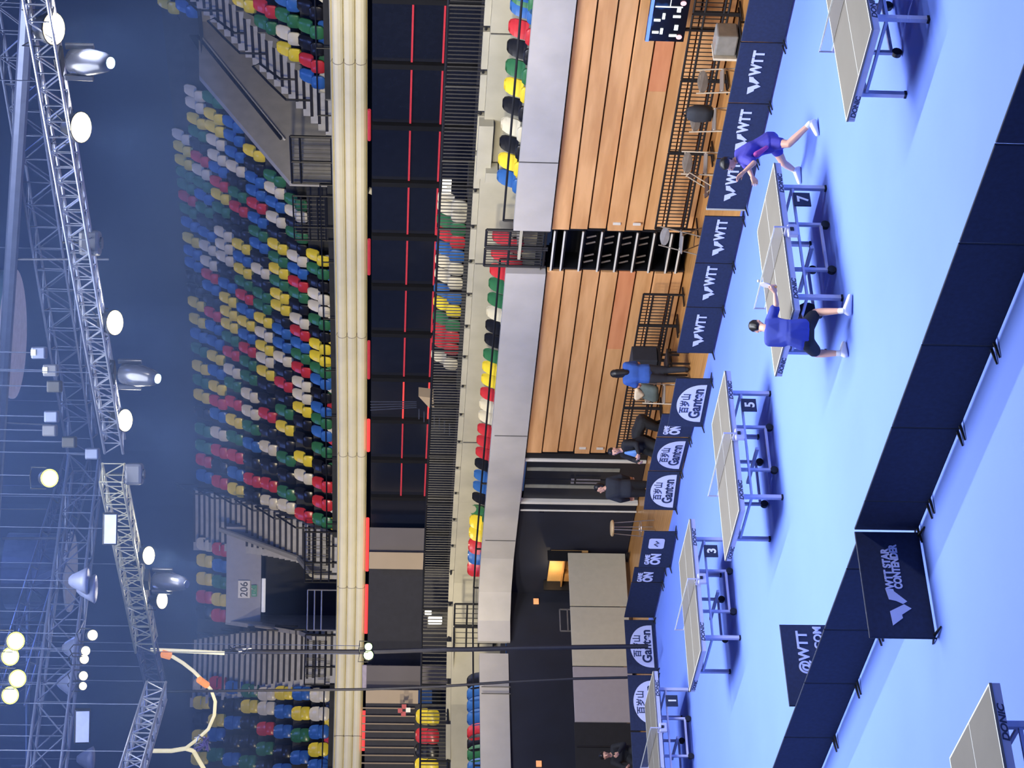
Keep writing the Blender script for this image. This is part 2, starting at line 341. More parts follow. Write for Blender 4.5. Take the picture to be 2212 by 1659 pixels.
curtain('wall_concourse_end', 800, 920, 1140, 1195, 62.5, GREYW, 5.15); curtain('wall_concourse_return', 800, 920, 1193, 1229, 62.3, BEIW, 5.15)
curtain('wall_concourse_slats', 800, 930, 1226, 1440, 62.8, DARKW); curtain('wall_concourse_pier', 800, 985, 1438, 1490, 61.5, GREYW)
curtain('wall_concourse_panel', 800, 910, 1490, 1522, 61.0, BEIW, 5.3); curtain('wall_concourse_left', 800, 980, 1520, 1760, 61.0, DARKW)
mb = MB()
for q in range(9):
    a = EYE + ray(850, 1530 + 17 * q) * 60.8; mb.box((a.x, a.y, 6.2), (0.03, 0.03, 1.6))
struct(mb.build('trim_5', BEIW))
struct(MB().box((-37.2, 30.75, 4.51), (7.6, 0.9, 0.22)).build('floor_concourse_step', CONCD))
# ---- balcony: cream ribbed fascia along a bent plan curve
CP = [(-14, 36.05), (-20, 36.05), (-30, 36.02), (-40, 36), (-45, 35.95), (-49, 35.72), (-52.2, 35.2), (-54.9, 34.2), (-56.9, 32.6), (-58.3, 30.4), (-59.3, 28), (-60.1, 25.4), (-60.8, 22), (-61.2, 18)]
def crom(P, n=8):
    out = []
    for i in range(1, len(P) - 2):
        p0, p1, p2, p3 = [Vector(P[j]) for j in (i - 1, i, i + 1, i + 2)]
        for k in range(n):
            t = k / n; out.append(0.5 * ((2 * p1) + (-p0 + p2) * t + (2 * p0 - 5 * p1 + 4 * p2 - p3) * t * t + (-p0 + 3 * p1 - 3 * p2 + p3) * t ** 3))
    out.append(Vector(P[-2])); return out
CUR = crom(CP); NR = []
for i in range(len(CUR)):
    d = (CUR[min(i + 1, len(CUR) - 1)] - CUR[max(i - 1, 0)]).normalized(); NR.append(Vector((d.y, -d.x)))      # outward (away from the courts)
NR = [n if n.y > 0 or n.x < 0 else -n for n in NR]
def cp(i, t, z):
    a = int(i); f = i - a
    if a >= len(CUR) - 1: a = len(CUR) - 2; f = 1.0
    p = CUR[a].lerp(CUR[a + 1], f); n = NR[a].lerp(NR[a + 1], f).normalized(); return Vector((p.x + n.x * t, p.y + n.y * t, z)), n
def i_at(y, t, z):                           # curve parameter whose projection falls on picture row y
    lo, hi = 0.0, len(CUR) - 1.0
    for _ in range(40):
        m_ = (lo + hi) / 2
        if pr(cp(m_, t, z)[0])[1] < y: lo = m_
        else: hi = m_
    return (lo + hi) / 2
def strip(mb, i0, i1, prof, mi=0, step=1.0):  # sweep a profile [(t,z)...] along the curve
    n = max(2, int((i1 - i0) / step) + 2); ii = [i0 + (i1 - i0) * k / (n - 1) for k in range(n)]
    rows = [[cp(i, t, z)[0] for i in ii] for t, z in prof]
    for a, b in zip(rows, rows[1:]): mb.sheet(a, b, mi)
    for e in (0, -1): mb.add([r[e] for r in rows], [tuple(range(len(rows)))], mi)
IM = len(CUR) - 1
prof = [(0.5, 7.04), (0.06, 7.04)]
for k in range(3):
    z = 7.06 + k * 0.285
    prof += [(0.17, z), (0.02, z + 0.02), (-0.03, z + 0.07), (-0.05, z + 0.145), (-0.03, z + 0.22), (0.02, z + 0.265), (0.17, z + 0.28)]
prof += [(0.06, 7.95), (0.12, 7.97), (0.5, 7.97)]
mb = MB(); strip(mb, 0, IM, prof); f_ = mb.build('trim_balcony_front', FASC, smooth=True); struct(f_)
MB_ = MB(); 
for y in (137, 728, 985, 1270, 1590):
    i = i_at(y, 0, 7.5)
    for pt in (1,):
        a = [cp(i, t - 0.006, z)[0] for t, z in prof[2:-2]]; MB_.tube(a, 0.008, 5)
struct(MB_.build('trim_balcony_joint', GREYP))
mb = MB(); strip(mb, 0, IM, [(0.1, 7.05), (14, 7.05)]); struct(mb.build('ceiling_concourse', CONCD))
# red tube lights tucked beneath the fascia
for n_, (ya, yb, bright) in enumerate([(235, 300, 0), (515, 590, 0), (735, 815, 0), (905, 972, 1), (1118, 1232, 1), (1262, 1368, 1), (1535, 1622, 1)]):
    ia, ib = i_at(ya, 0.04, 6.98), i_at(yb, 0.04, 6.98); mb = MB(); mb.tube([cp(ia + (ib - ia) * k / 6, 0.0, 6.99)[0] for k in range(7)], 0.055 if bright else 0.045, 8)
    o = mb.build('tube_light', REDL if bright else REDD); tag(o, 'glowing red tube under the balcony front, %s one from the right end' % ORD[n_], 'light strip', 'red tubes under the balcony front')
# ---- upper terrace
RZ = lambda k: 8.14 + 0.622 * (k - 1) + 0.0       # floor level of row k (k=1..9)
RT = lambda k: 1.0 + 0.8 * (k - 1)
iV0, iV1 = i_at(0, 1.0, 8), None
def i_x(X):
    lo, hi = 0, IM
    for _ in range(40):
        m_ = (lo + hi) / 2
        if cp(m_, 0, 0)[0].x > X: lo = m_
        else: hi = m_
    return lo
iAR, iAL = i_x(-37.0), i_x(-38.4)                # aisle beside the right entrance
iV = i_x(-40.2)                                  # left wall of the right entrance
iS0, iS1 = i_at(1150, RT(1), RZ(1)), i_at(1232, RT(1), RZ(1))
iW0, iW1 = i_at(1236, 3.5, 8.5), i_at(1352, 3.5, 8.5)
iB0, iB1 = i_at(1360, RT(1), RZ(1)), i_at(1479, RT(1), RZ(1))
def terrace(i0, i1, kmin=1, kmax=10, t_end=None):
    mb = MB(); pf = [(0.5, 7.9), (RT(kmin) - 0.45, 7.9)] if kmin == 1 else []
    for k in range(kmin, kmax): pf += [(RT(k) - 0.45, RZ(k)), (RT(k + 1) - 0.45, RZ(k))]
    pf += [(RT(kmax) + 2, RZ(kmax - 1))]
    strip(mb, i0, i1, pf, step=2); return mb
for nm, a, b, kk in (('floor_upper_tier_right', 0, iAL, 1), ('floor_upper_tier_middle', iV, iS1, 1), ('floor_upper_tier_left', iW1, IM, 1), ('floor_upper_tier_over_entrance', iS1, iW1, 7), ('floor_upper_tier_over_ramp', iAL, iV, 7)):
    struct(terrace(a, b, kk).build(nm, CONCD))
mb = MB(); strip(mb, iAL, iV, [(0.3, 7.86), (8, 7.86)]); strip(mb, iS1, iW1, [(0.3, 7.86), (7, 7.86)]); struct(mb.build('floor_entrances', CONC))
# front guard upstand behind fascia
mb = MB(); strip(mb, 0, IM, [(0.1, 7.95), (0.5, 7.95), (0.5, 7.6)]); struct(mb.build('trim_balcony_upstand', CONCW))
# right entrance: left side wall seen in full, back wall
xw = cp(iV, 0, 0)[0].x
mb = MB()
k1, k2 = onX(430, 162, xw), onX(429, 46, xw)
poly = [(xw, 36.6, 7.9), (xw, 36.6, 9.15), (xw, k1.y, k1.z), (xw, k2.y, k2.z), (xw, k2.y, 7.9)]
mb.prism(poly, (1, 0, 0), 0.2); struct(mb.build('wall_entrance_right', CONC))
struct(MB().box(((xw - 38.5) / 2 , k2.y + .1, 10.0), (abs(xw + 38.5), 0.2, 4.2)).build('wall_entrance_right_back', CONC))
t = thing('handrail', 'long black sloping handrail on the pale side wall of the right stair entrance', 'handrail', (xw + 0.1, 38, 8))
mb = MB(); a = onX(427, 78, xw + 0.08); b = onX(607, 300, xw + 0.08); mb.tube([a, b], 0.045, 8); mb.build('rail', BLACK, t)
mb = MB(); 
for f_ in (0.05, 0.5, 0.93): p = a.lerp(b, f_); mb.tube([p, p + Vector((-0.1, 0, -0.12))], 0.03, 6)
mb.build('bracket', BLACK, t)
mb = MB(); mb.tube([a + Vector((0, 0, -.1)) + Vector((-0.03, 0, 0)), b + Vector((-0.03, 0, -.1))], 0.03, 6); mb.build('light_edge', WHITEP, t)
# stairs: treads and nosings along an aisle
NOS = mat('step_nosing', (0.015, 0.016, 0.025), 0.7)
def stairs(nm, i0, i1, k0, k1, label, skew=0.0, nos=(0.0, 0.8), fr=0.5):
    pts = cp((i0 + i1) / 2, RT(k0), RZ(k0))[0]; t = thing(nm, label, 'stairs', tuple(pts))
    st = MB(); no = MB(); z = RZ(k0) - 0.622; tt = RT(k0) - 1.28
    while z < RZ(k1):
        z += 0.2073; tt += 0.2667; sh = skew * (tt - 1)
        a, b = i0 + sh, i1 + sh
        if tt < 0.12: continue
        strip(st, a, b, [(tt - 0.02, z - 0.45), (tt - 0.02, z), (tt + 0.28, z)], step=2)
        L = b - a; strip(no, a + L * nos[0], a + L * nos[1], [(tt - 0.03, z - 0.075), (tt - 0.035, z + 0.004), (tt + 0.03, z + 0.006)], step=2)
    st.build('treads', STEPC, t); no.build('nosing', NOS, t)
    return t
s1 = stairs('stair_flight', iAR, iAL, 1, 9, 'concrete stair flight at the far right of the upper tier, beside the pale entrance wall', 0, (0.0, 0.8))
k8 = i_at(1064, RT(8), RZ(8)); sk = (k8 - iS0) / (RT(8) - 1) * 1.0
s2 = stairs('stair_flight', iS0, iS1 - 0.1, 1, 9, 'concrete stair flight left of the large seat block, right of the entrance marked 206', sk, (0.0, 0.86))
k8 = i_at(1378, RT(8), RZ(8)); skB = (k8 - iB0) / (RT(8) - 1)
s3 = stairs('stair_flight', iB0, iB1, 1, 9, 'concrete stair flight left of the entrance marked 206', skB, (0.0, 0.86))
# entrance 206
def cpn(i, t, z): return cp(i, t, z)[0]
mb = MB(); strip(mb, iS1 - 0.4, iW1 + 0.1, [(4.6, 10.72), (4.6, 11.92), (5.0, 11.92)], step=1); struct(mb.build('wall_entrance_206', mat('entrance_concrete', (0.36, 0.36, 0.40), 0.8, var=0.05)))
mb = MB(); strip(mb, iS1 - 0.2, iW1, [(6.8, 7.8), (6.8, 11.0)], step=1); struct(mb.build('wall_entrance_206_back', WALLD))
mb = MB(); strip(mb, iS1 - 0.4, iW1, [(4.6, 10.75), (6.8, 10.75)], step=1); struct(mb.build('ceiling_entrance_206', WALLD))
for nm, ii in (('wall_entrance_206_right', iS1 - 0.05), ('wall_entrance_206_left', iW1)):
    mb = MB(); n = cp(ii, 0, 0)[1]; dd = Vector((-n.y, n.x, 0)) if True else 0
    poly = [cpn(ii, 0.5, 7.9), cpn(ii, 0.5, 8.75), cpn(ii, 2.0, 9.25), cpn(ii, 4.8, 11.95), cpn(ii, 6.8, 11.95), cpn(ii, 6.8, 7.9)]
    mb.prism(poly, Vector((n.y, -n.x, 0)), 0.14); struct(mb.build(nm, CONC))
mb = MB(); mb.tube([cpn(iS1 - 0.08, 0.5, 8.8), cpn(iS1 - 0.08, 2.0, 9.3), cpn(iS1 - 0.08, 4.8, 12.15)], 0.09, 8); struct(mb.build('trim_6', CONCW))
iN = i_at(1250, 4.5, 10.5); iN2 = i_at(1322, 4.5, 10.5)
o = MB().tube([cpn(iN, 4.5, 10.62), cpn(iN2, 4.5, 10.62)], 0.07, 8).build('batten_light', mat('batten', (0.8, 0.8, 0.85), 0.4, emit=(0.8, 0.85, 1), es=0.35)); tag(o, 'slim white batten light over the dark opening of the entrance marked 206', 'light')
# signs
c, n = cp(i_at(1273, 4.5, 11.6), 4.53, 11.30); r_ = Vector((-n.y, n.x, 0)); r_ = r_ if r_.dot(RR) > 0 else -r_; nf = Vector((-n.x, -n.y, 0))
t = thing('section_sign', 'white section sign reading 206 on the concrete above the entrance', 'sign', tuple(c))
MB().box(c, (0.62, 0.03, 0.42), 0, (r_, nf, Vector((0, 0, 1)))).build('plate', WHITEP, t, bevel=0.01)
lettering('number', '206', 0.36, c + nf * 0.02 - Vector((0, 0, 0.12)), r_, (0, 0, 1), BLACK, t, align='CENTER', bold=0.004)
c2 = c - Vector((0, 0, 0.35)) - r_ * 0.05
t = thing('exit_sign', 'small green running-man exit sign just below the 206 plate', 'sign', tuple(c2))
GS = mat('sign_green', (0.02, 0.28, 0.16), 0.5)
MB().box(c2, (0.40, 0.03, 0.19), 0, (r_, nf, Vector((0, 0, 1)))).build('plate', GS, t)
mb = MB(); q = lambda u, v: c2 + nf * 0.022 + r_ * u + Vector((0, 0, v))
mb.bar(q(-0.14, -0.06), q(-0.14, 0.06), 0.03, 0.006); mb.bar(q(-0.08, 0.0), q(-0.02, 0.0), 0.025, 0.006); mb.bar(q(0.06, 0.06), q(0.03, -0.01), 0.03, 0.006); mb.bar(q(0.03, -0.01), q(0.08, -0.07), 0.02, 0.006); mb.bar(q(0.03, -0.01), q(-0.01, -0.06), 0.02, 0.006); mb.box(q(0.075, 0.075), (0.03, 0.006, 0.03), 0, (r_, nf, Vector((0, 0, 1))))
mb.build('pictogram', WHITEP, t)
# rear wall and ceiling of the hall
HALLW = mat('hall_wall', (0.02, 0.024, 0.04), 0.9, var=0.15, scale=0.3)
mb = MB(); strip(mb, 0, IM, [(9.4, 13.0), (9.4, 24)], step=3); struct(mb.build('wall_hall_rear', HALLW))
struct(MB().quad((-75, -8, 24), (6, -8, 24), (6, 50, 24), (-75, 50, 24)).build('ceiling', HALLW))
# ================================================================ SEATS
def seat_proto(k):
    nm = SEATC[k][0]
    t = thing('stadium_seat', 'x', 'seat', (0, 0, 0), local=True)
    # backrest: curved shell with rounded top (front faces -Y)
    mb = MB(); W = 0.238
    rows = [(0.0, 0.27, 0.86), (0.03, 0.33, 1.0), (0.06, 0.42, 1.0), (0.11, 0.54, 0.94), (0.14, 0.62, 0.72), (0.15, 0.655, 0.42)]
    F_, B_ = [], []
    for y, z, ws in rows:
        F_.append([Vector((W * ws * u, y + 0.10 - 0.055 * u * u, z + 0.02)) for u in (-1, -.6, -.2, .2, .6, 1)]); B_.append([p + Vector((0, 0.028, 0)) for p in F_[-1]])
    for R_ in (F_, B_):
        for a, b in zip(R_, R_[1:]): mb.sheet(a, b)
    mb.sheet(F_[-1], B_[-1]); mb.sheet(F_[0], B_[0]); mb.sheet([r[0] for r in F_], [r[0] for r in B_]); mb.sheet([r[-1] for r in F_], [r[-1] for r in B_])
    mb.build('backrest', SM[k], t, smooth=True)
    # tipped-up seat pan
    mb = MB(); n = 20; R_ = []
    for j, sc in enumerate((0.94, 1.0, 1.0, 0.92)):
        ring = []
        for i in range(n):
            a = 2 * PI * i / n; c, s = math.cos(a), math.sin(a); r = (abs(c) ** 4 + abs(s) ** 4) ** -0.25
            ring.append(Vector((0.222 * sc * r * c, [-0.035, -0.02, 0.015, 0.03][j] - 0.095 + 0.10 * (0.175 * sc * r * s + 0.02), 0.175 + 0.185 * sc * r * s)))
        R_.append(ring)
    vs_ = [p for r in R_ for p in r]; fs = [(j * n + i, j * n + (i + 1) % n, (j + 1) * n + (i + 1) % n, (j + 1) * n + i) for j in range(3) for i in range(n)] + [tuple(range(n))[::-1], tuple(range(3 * n, 4 * n))]
    mb.add(vs_, fs); mb.build('seat_pan', SM[k], t, smooth=True)
    mb = MB(); mb.box((0, 0.08, 0.12), (0.07, 0.10, 0.24)); mb.bar((-0.2, 0.0, 0.2), (0.2, 0.0, 0.2), 0.03); mb.box((0, 0.12, 0.02), (0.14, 0.14, 0.02)); mb.build('bracket', BLACK, t)
    return t
PROTO = {}
def put_seat(k, loc, rz, label, group):
    if k not in PROTO:
        p = seat_proto(k); PROTO[k] = p; p.location = loc; p.rotation_euler = (0, 0, rz); p['label'] = label; p['group'] = group; p['_o'] = (0, 0, 0); return p
    return copy_tree(PROTO[k], loc, rz, label, group)
RXL = ['', 'front', 'second', 'third', 'fourth', 'fifth', 'sixth', 'seventh', 'top']
def seat_row(block, blockname, k, items):
    z = RZ(k) if k else 7.62; t = RT(k) - 0.1 if k else 0.62
    for j, (c, y) in enumerate(items):
        ii = i_at(y, t, z + 0.3); p, n = cp(ii, t, z)
        rz = math.atan2(-n.x, n.y) * 1.0          # seat faces -n ; local -Y -> -n
        nm = SEATC[c][0]
        row = ('half-hidden low row' if k == 0 else RXL[k] + ' full row')
        put_seat(c, tuple(p), rz, '%s tip-up seat, %s of the %s, %s from the right' % (nm, row, blockname, ORD[j]), 'tip-up seats of the ' + blockname)
def parse(s): return [(q[0], float(q[1:])) for q in s.split()]
MID = {
 8: 'W297 Y323 Y352 G378 G404 R430 G457 B486 Y520 B547 B573 K600 K628 Y658 Y694 B726 G757 Y795 G825 Y857 K893 G930 G966 R996 B1030',
 7: 'W203 W229 Y263 G290 K317 R345 W373 G400 B427 G455 K481 B507 W537 W570 R598 B623 K652 R680 B709 B741 Y774 B805 Y839 R870 B898 W938 R976 K1009 R1043',
 6: 'G217 Y253 Y280 W309 W342 B368 R399 Y426 G455 K481 W507 W534 W560 K588 B618 Y649 Y678 Y705 G733 R765 W803 G832 R872 Y911 G947 R987 B1024 Y1059',
 5: 'B270 B300 B335 W366 K394 G422 R453 K479 K505 Y534 B561 Y587 G613 R643 B673 Y700 B728 R757 G786 G817 W855 W892 G925 B962 K999 R1038 K1072',
 4: 'Y332 K361 B390 B418 R446 B477 G506 B532 K560 W587 K613 G639 G664 Y693 W724 Y753 W779 Y807 K834 K865 R898 K933 W969 K1007 R1048 W1086',
 3: 'G387 W413 B443 W476 K507 Y534 G562 Y587 G613 Y641 Y666 K692 B717 B747 W777 K805 R832 K861 G891 Y926 K960 G992 K1029 G1066 W1095',
 2: 'G438 W463 K486 G509 K534 W560 B587 R615 G639 K664 W695 R721 B747 G771 R800 W831 W858 Y886 K915 K950 Y992 W1031 K1070 R1114',
 1: 'Y558 G587 K614 W642 W668 G697 K723 Y750 Y776 G801 B826 K855 B886 G911 B938 G973 K1010 R1048 R1088 G1126',
 0: 'W573 B604 K632 W661 W686 B714 Y741 K769 G798 B822 W846 G867 R890 K911 W933 R957 B983 G1019 R1060 W1101 Y1137'}
for k in MID: seat_row('m', 'middle block', k, parse(MID[k]))
LEFT = {
 8: 'W1478 Y1518 K1552 Y1590 Y1638', 7: 'R1475 K1518 Y1556 B1587 G1630', 6: 'B1485 K1523 B1561 K1602 B1640', 5: 'G1492 Y1526 K1561 K1602 G1646',
 4: 'W1499 W1530 R1574 G1617 K1657', 3: 'Y1497 B1537 B1580 K1624 B1664', 2: 'B1498 Y1541 G1588 B1636', 1: 'W1502 W1542 B1581 Y1619 B1655', 0: 'K1520 Y1560 R1597 B1636'}
for k in LEFT: seat_row('l', 'left block', k, parse(LEFT[k]))
RIGHT = {8: 'Y12', 7: 'B20', 4: 'Y8', 3: 'R20 G55', 2: 'B5 G40 W78 Y113', 1: 'K22 G64 K100 R138 B172', 0: 'W0 K35 B70 B108 G145 W182 W215'}
for k in RIGHT: seat_row('r', 'right block', k, parse(RIGHT[k]))
OVER = {8: 'W1177 Y1212 Y1251 R1290 K1324', 7: 'R1188 B1223 G1258 Y1296 R1330'}
for k in OVER: seat_row('o', 'block above sign 206', k, parse(OVER[k]))
# lower tier row, backs showing over the parapet
LOW = parse('G3 B26 R72 K115 G158 Y198 K239 W283 K322 Y359 B395 R524 R560 R597 G627 G659 W688 K717 K746 G779 Y806 Y833 R862 W887 W912 R940 R965 R990 K1014 B1039 B1063 K1087 G1113 Y1135 Y1157 R1182 B1202 R1226')
for j, (c, y) in enumerate(LOW):
    p = onY(1110, y, 28.15)
    if p.x < -44.3:                                # around the corner
        p = onz(1050, y, 3.75); q = p.copy()
    rz = 0.0
    if y > 1100: rz = min(1.0, (y - 1100) / 130) * (PI / 2 * 0.75)
    if y > 1100:
        f = (y - 1100) / 126; p = EYE + ray(1040, y) * (52.5 + 1.2 * f)
    put_seat(c, (p.x, p.y, 3.47), -rz * -1 if False else rz, '%s tip-up seat behind the lower grey parapet, %s from the right' % (SEATC[c][0], ORD[j]), 'tip-up seats behind the lower parapet')
for j, (c, y) in enumerate(parse('K1466 B1493 B1518 B1545 R1576 K1600 G1623 B1652')):
    p = onX(1010, y, -47.35); put_seat(c, (p.x, p.y, 3.44), PI / 2, '%s tip-up seat behind the left grey parapet, %s from the railed gap' % (SEATC[c][0], ORD[j]), 'tip-up seats behind the left parapet')
# stacked chairs on the concourse behind the kerb railing
for j, (c, y) in enumerate(parse('W440 W458 G487 R515 B546 W574 W604 B636 Y665 G696 R721 R747 W779')):
    p = onY(965, y, 30.6); put_seat(c, (p.x, p.y, 4.62), 0.0, '%s seat on the dark concourse behind the kerb railing, %s from right' % (SEATC[c][0], ORD[j]), 'seats on the concourse behind the railing')
for j, (c, y) in enumerate(parse('Y1549 R1590 K1622 Y1655')):
    p = EYE + ray(930, y) * 58.0; put_seat(c, (p.x, p.y, 4.72), 1.0, '%s seat on the dark concourse at the far left, %s from the gap' % (SEATC[c][0], ORD[j]), 'seats on the concourse at the far left')

# ================================================================ RAILINGS
def railing(name, label, cat, pts, h, sp, r=0.022, group=None, rails=(1.0, 0.08), post=1.6, mats=None, bars_r=0.009, tilt=(0, 0, 0)):
    mats = mats or BLACK; pts = [Vector(p) for p in pts]; tl = Vector(tilt)
    t = thing(name, label, cat, tuple(pts[0]), group); mb = MB()
    for f_ in rails: mb.tube([p + Vector((0, 0, h * f_)) + tl * f_ for p in pts], r, 6)
    mb.build('rail', mats, t); mb = MB(); pb = MB(); acc = 0; nxt = 0; np_ = 0
    for a, b in zip(pts, pts[1:]):
        L = (b - a).length; s = 0
        while s < L - 1e-6:
            p = a.lerp(b, s / L)
            if acc + s >= np_ - 1e-6: MB().tube([p, p + Vector((0, 0, h)) + tl], r * 1.15, 6).build('post', mats, t); np_ += post
            mb.tube([p + Vector((0, 0, h * rails[-1])) + tl * rails[-1], p + Vector((0, 0, h * rails[0])) + tl * rails[0]], bars_r, 4, caps=False); s += sp
        acc += L
    MB().tube([pts[-1], pts[-1] + Vector((0, 0, h)) + tl], r * 1.15, 6).build('post', mats, t)
    if sp < 50: o = mb.build('bars', mats, t)
    return t
KP = [(-20, 28.92, 4.46), (-44.0, 28.92, 4.46), (-47.5, 28.65, 4.46), (-49.2, 27.8, 4.46), (-50.1, 26.0, 4.46), (-50.3, 22, 4.46), (-50.4, 18, 4.46)]
railing('kerb_railing', 'long dark railing of close upright bars on top of the lower concrete kerb', 'railing', KP, 0.84, 0.11, 0.03, post=2.2, rails=(1.0, 0.1), bars_r=0.017)
t = thing('kerb_ledge_pads', 'row of short pale ledge blocks along the foot of the kerb railing', 'ledge', (-20, 28.8, 4.5)); 
def along(P, s):
    P = [Vector(p) for p in P]
    for a, b in zip(P, P[1:]):
        L = (b - a).length
        if s <= L: return a.lerp(b, s / L), (b - a).normalized()
        s -= L
    return P[-1], (P[-1] - P[-2]).normalized()
s_ = 0.1
while s_ < 33:
    p, d = along(KP, s_ + 0.55); MB().box(p + Vector((0, 0, 0.07)) + Vector((d.y, -d.x, 0)) * 0.0, (1.02, 0.12, 0.13), 0, (d, Vector((-d.y, d.x, 0)), Vector((0, 0, 1)))).build('ledge_block', CONCW, t); s_ += 1.18
LP_ = [(-20, 27.72, 3.0), (-31.5, 27.72, 3.0)]
railing('seat_front_rail', 'single black rail in front of the lower seats, right of the gated gap', 'railing', LP_, 0.98, 99, 0.026, rails=(1.0,), post=1.9)
railing('seat_front_rail', 'single black rail in front of the lower seats, left of the gated gap', 'railing', [(-32.8, 27.75, 3.0), (-41.5, 27.75, 3.0), (-44.6, 27.75, 3.0), (-46.0, 27.4, 3.0), (-46.7, 26.6, 3.0), (-46.8, 22.6, 3.0), (-46.8, 17.5, 3.0)], 0.98, 99, 0.026, rails=(1.0,), post=1.9)
railing('aisle_gate', 'right black barred gate above the black aisle steps', 'gate', [(-31.62, 27.55, 3.0), (-32.15, 27.55, 3.0)], 1.33, 0.09, 0.03, 'gates above the aisle steps', bars_r=0.014, rails=(1.0, 0.62, 0.05), post=9)
railing('aisle_gate', 'left black barred gate above the black aisle steps', 'gate', [(-32.22, 27.55, 3.0), (-32.78, 27.55, 3.0)], 1.33, 0.09, 0.03, 'gates above the aisle steps', bars_r=0.014, rails=(1.0, 0.62, 0.05), post=9)
a = EYE + ray(1080, 1306) * 53.6; b = EYE + ray(1080, 1352) * 53.9; c = EYE + ray(1080, 1356) * 53.9; d = EYE + ray(1080, 1404) * 54.0
for n_, (u, v) in enumerate(((a, b), (c, d))):
    railing('gap_railing', '%s black barred railing in the gap of the left parapet' % ('right' if n_ == 0 else 'left'), 'railing', [(u.x, u.y, 3.35), (v.x, v.y, 3.35)], 1.12, 0.15, 0.028, 'railings in the gap of the left parapet', bars_r=0.014, rails=(1.0, 0.7, 0.4, 0.04), post=9)
for n_, (y0, y1, zz) in enumerate(((1306, 1404, 3.05),)):
    p = EYE + ray(1050, y0) * 55.4; q = EYE + ray(1050, y1) * 55.6; t = thing('gap_steps', 'pale concrete steps seen through the railings in the left gap', 'steps', (p.x, p.y, 3.1))
    dd = (q - p); dd.z = 0; L = dd.length; dd.normalize(); nn = Vector((-dd.y, dd.x, 0)); nn = nn if nn.dot(FW) > 0 else -nn
    mb = MB()
    for k in range(5): c_ = (p + q) / 2 + nn * (0.28 * k); c_.z = 3.1 + 0.28 * k; mb.box(c_, (L, 0.28, 0.16), 0, (dd, nn, Vector((0, 0, 1))))
    mb.build('treads', CONCW, t)
# balcony guard rails: box of bars beside the right entrance
xg = xw + 0.15
G_ = [(-38.35, 36.55, 7.98), (-40.05, 36.55, 7.98)]
railing('entrance_guard', 'black barred guard box at the foot of the right stair entrance', 'railing', [(-38.3, 36.45, 7.95), (-40.1, 36.45, 7.95)], 1.12, 0.16, 0.035, bars_r=0.013, rails=(1.0, 0.78, 0.04), post=0.9)
mb_ = []
def curve_pts(y0, y1, t, z, n=14):
    a, b = i_at(y0, t, z), i_at(y1, t, z); return [cpn(a + (b - a) * k / n, t, z) for k in range(n + 1)]
railing('balcony_rail', 'thin dark rail along the front of the middle seat block on the balcony', 'railing', curve_pts(400, 1180, 0.35, 7.97), 0.35, 99, 0.02, rails=(1.0,), post=2.4)
railing('balcony_rail', 'thin dark rail along the front of the left seat block on the balcony', 'railing', curve_pts(1490, 1700, 0.35, 7.97, 6), 0.35, 99, 0.02, rails=(1.0,), post=2.4)
railing('balcony_rail', 'thin dark rail along the front of the right seat block on the balcony', 'railing', curve_pts(-60, 250, 0.35, 7.97, 6), 0.35, 99, 0.02, rails=(1.0,), post=2.4)
railing('stair_foot_guard', 'black barred guard at the foot of the stairs right of the entrance marked 206', 'railing', curve_pts(1150, 1258, 0.42, 7.97, 6), 1.05, 0.2, 0.03, bars_r=0.014, rails=(1.0, 0.75, 0.5, 0.25), post=1.0)
railing('stair_foot_guard', 'black barred guard at the foot of the stairs left of the entrance marked 206', 'railing', curve_pts(1372, 1480, 0.42, 7.97, 6), 1.0, 0.22, 0.025, bars_r=0.013, rails=(1.0, 0.66, 0.33), post=1.0)
railing('entrance_guard', 'grey tubular guard rails across the dark entrance marked 206', 'railing', curve_pts(1275, 1362, 0.5, 7.97, 4), 0.95, 99, 0.024, rails=(1.0, 0.76, 0.52), post=1.3, mats=CHROME)
railing('stair_foot_guard', 'dark mesh guard at the balcony foot left of the right entrance', 'railing', curve_pts(425, 520, 0.42, 7.97, 6), 1.1, 0.16, 0.025, bars_r=0.011, rails=(1.0, 0.8, 0.6, 0.4, 0.2), post=1.2)
# looped hand rails along the stairs
def loop_rail(label, pts, r=0.032):
    t = thing('loop_handrail', label, 'handrail', tuple(pts[0]), 'looped handrails beside the stairs'); mb = MB(); mb.tube(pts, r, 7); mb.build('rail', BLACK, t); mb = MB(); mb.tube([pts[-1], pts[-1] + Vector((0, 0, -0.75))], r, 7); mb.build('post', BLACK, t)
def L_(X, t, z): return Vector((X, 36.0 + t, z))
for n_, k in enumerate((1.3, 3.4, 5.4)):
    tt = RT(1) + 0.8 * (k - 1); z = RZ(1) + 0.622 * (k - 1)
    X = -37.65
    loop_rail('%s black looped handrail up the middle of the far right stair flight' % ['lowest', 'middle', 'uppermost'][n_], [L_(X, tt - 0.1, z + 0.1), L_(X, tt - 0.1, z + 0.86), L_(X, tt + 0.5, z + 1.35), L_(X, tt + 1.1, z + 1.8), L_(X + 0.06, tt + 1.15, z + 1.62), L_(X + 0.06, tt + 0.6, z + 1.05)])
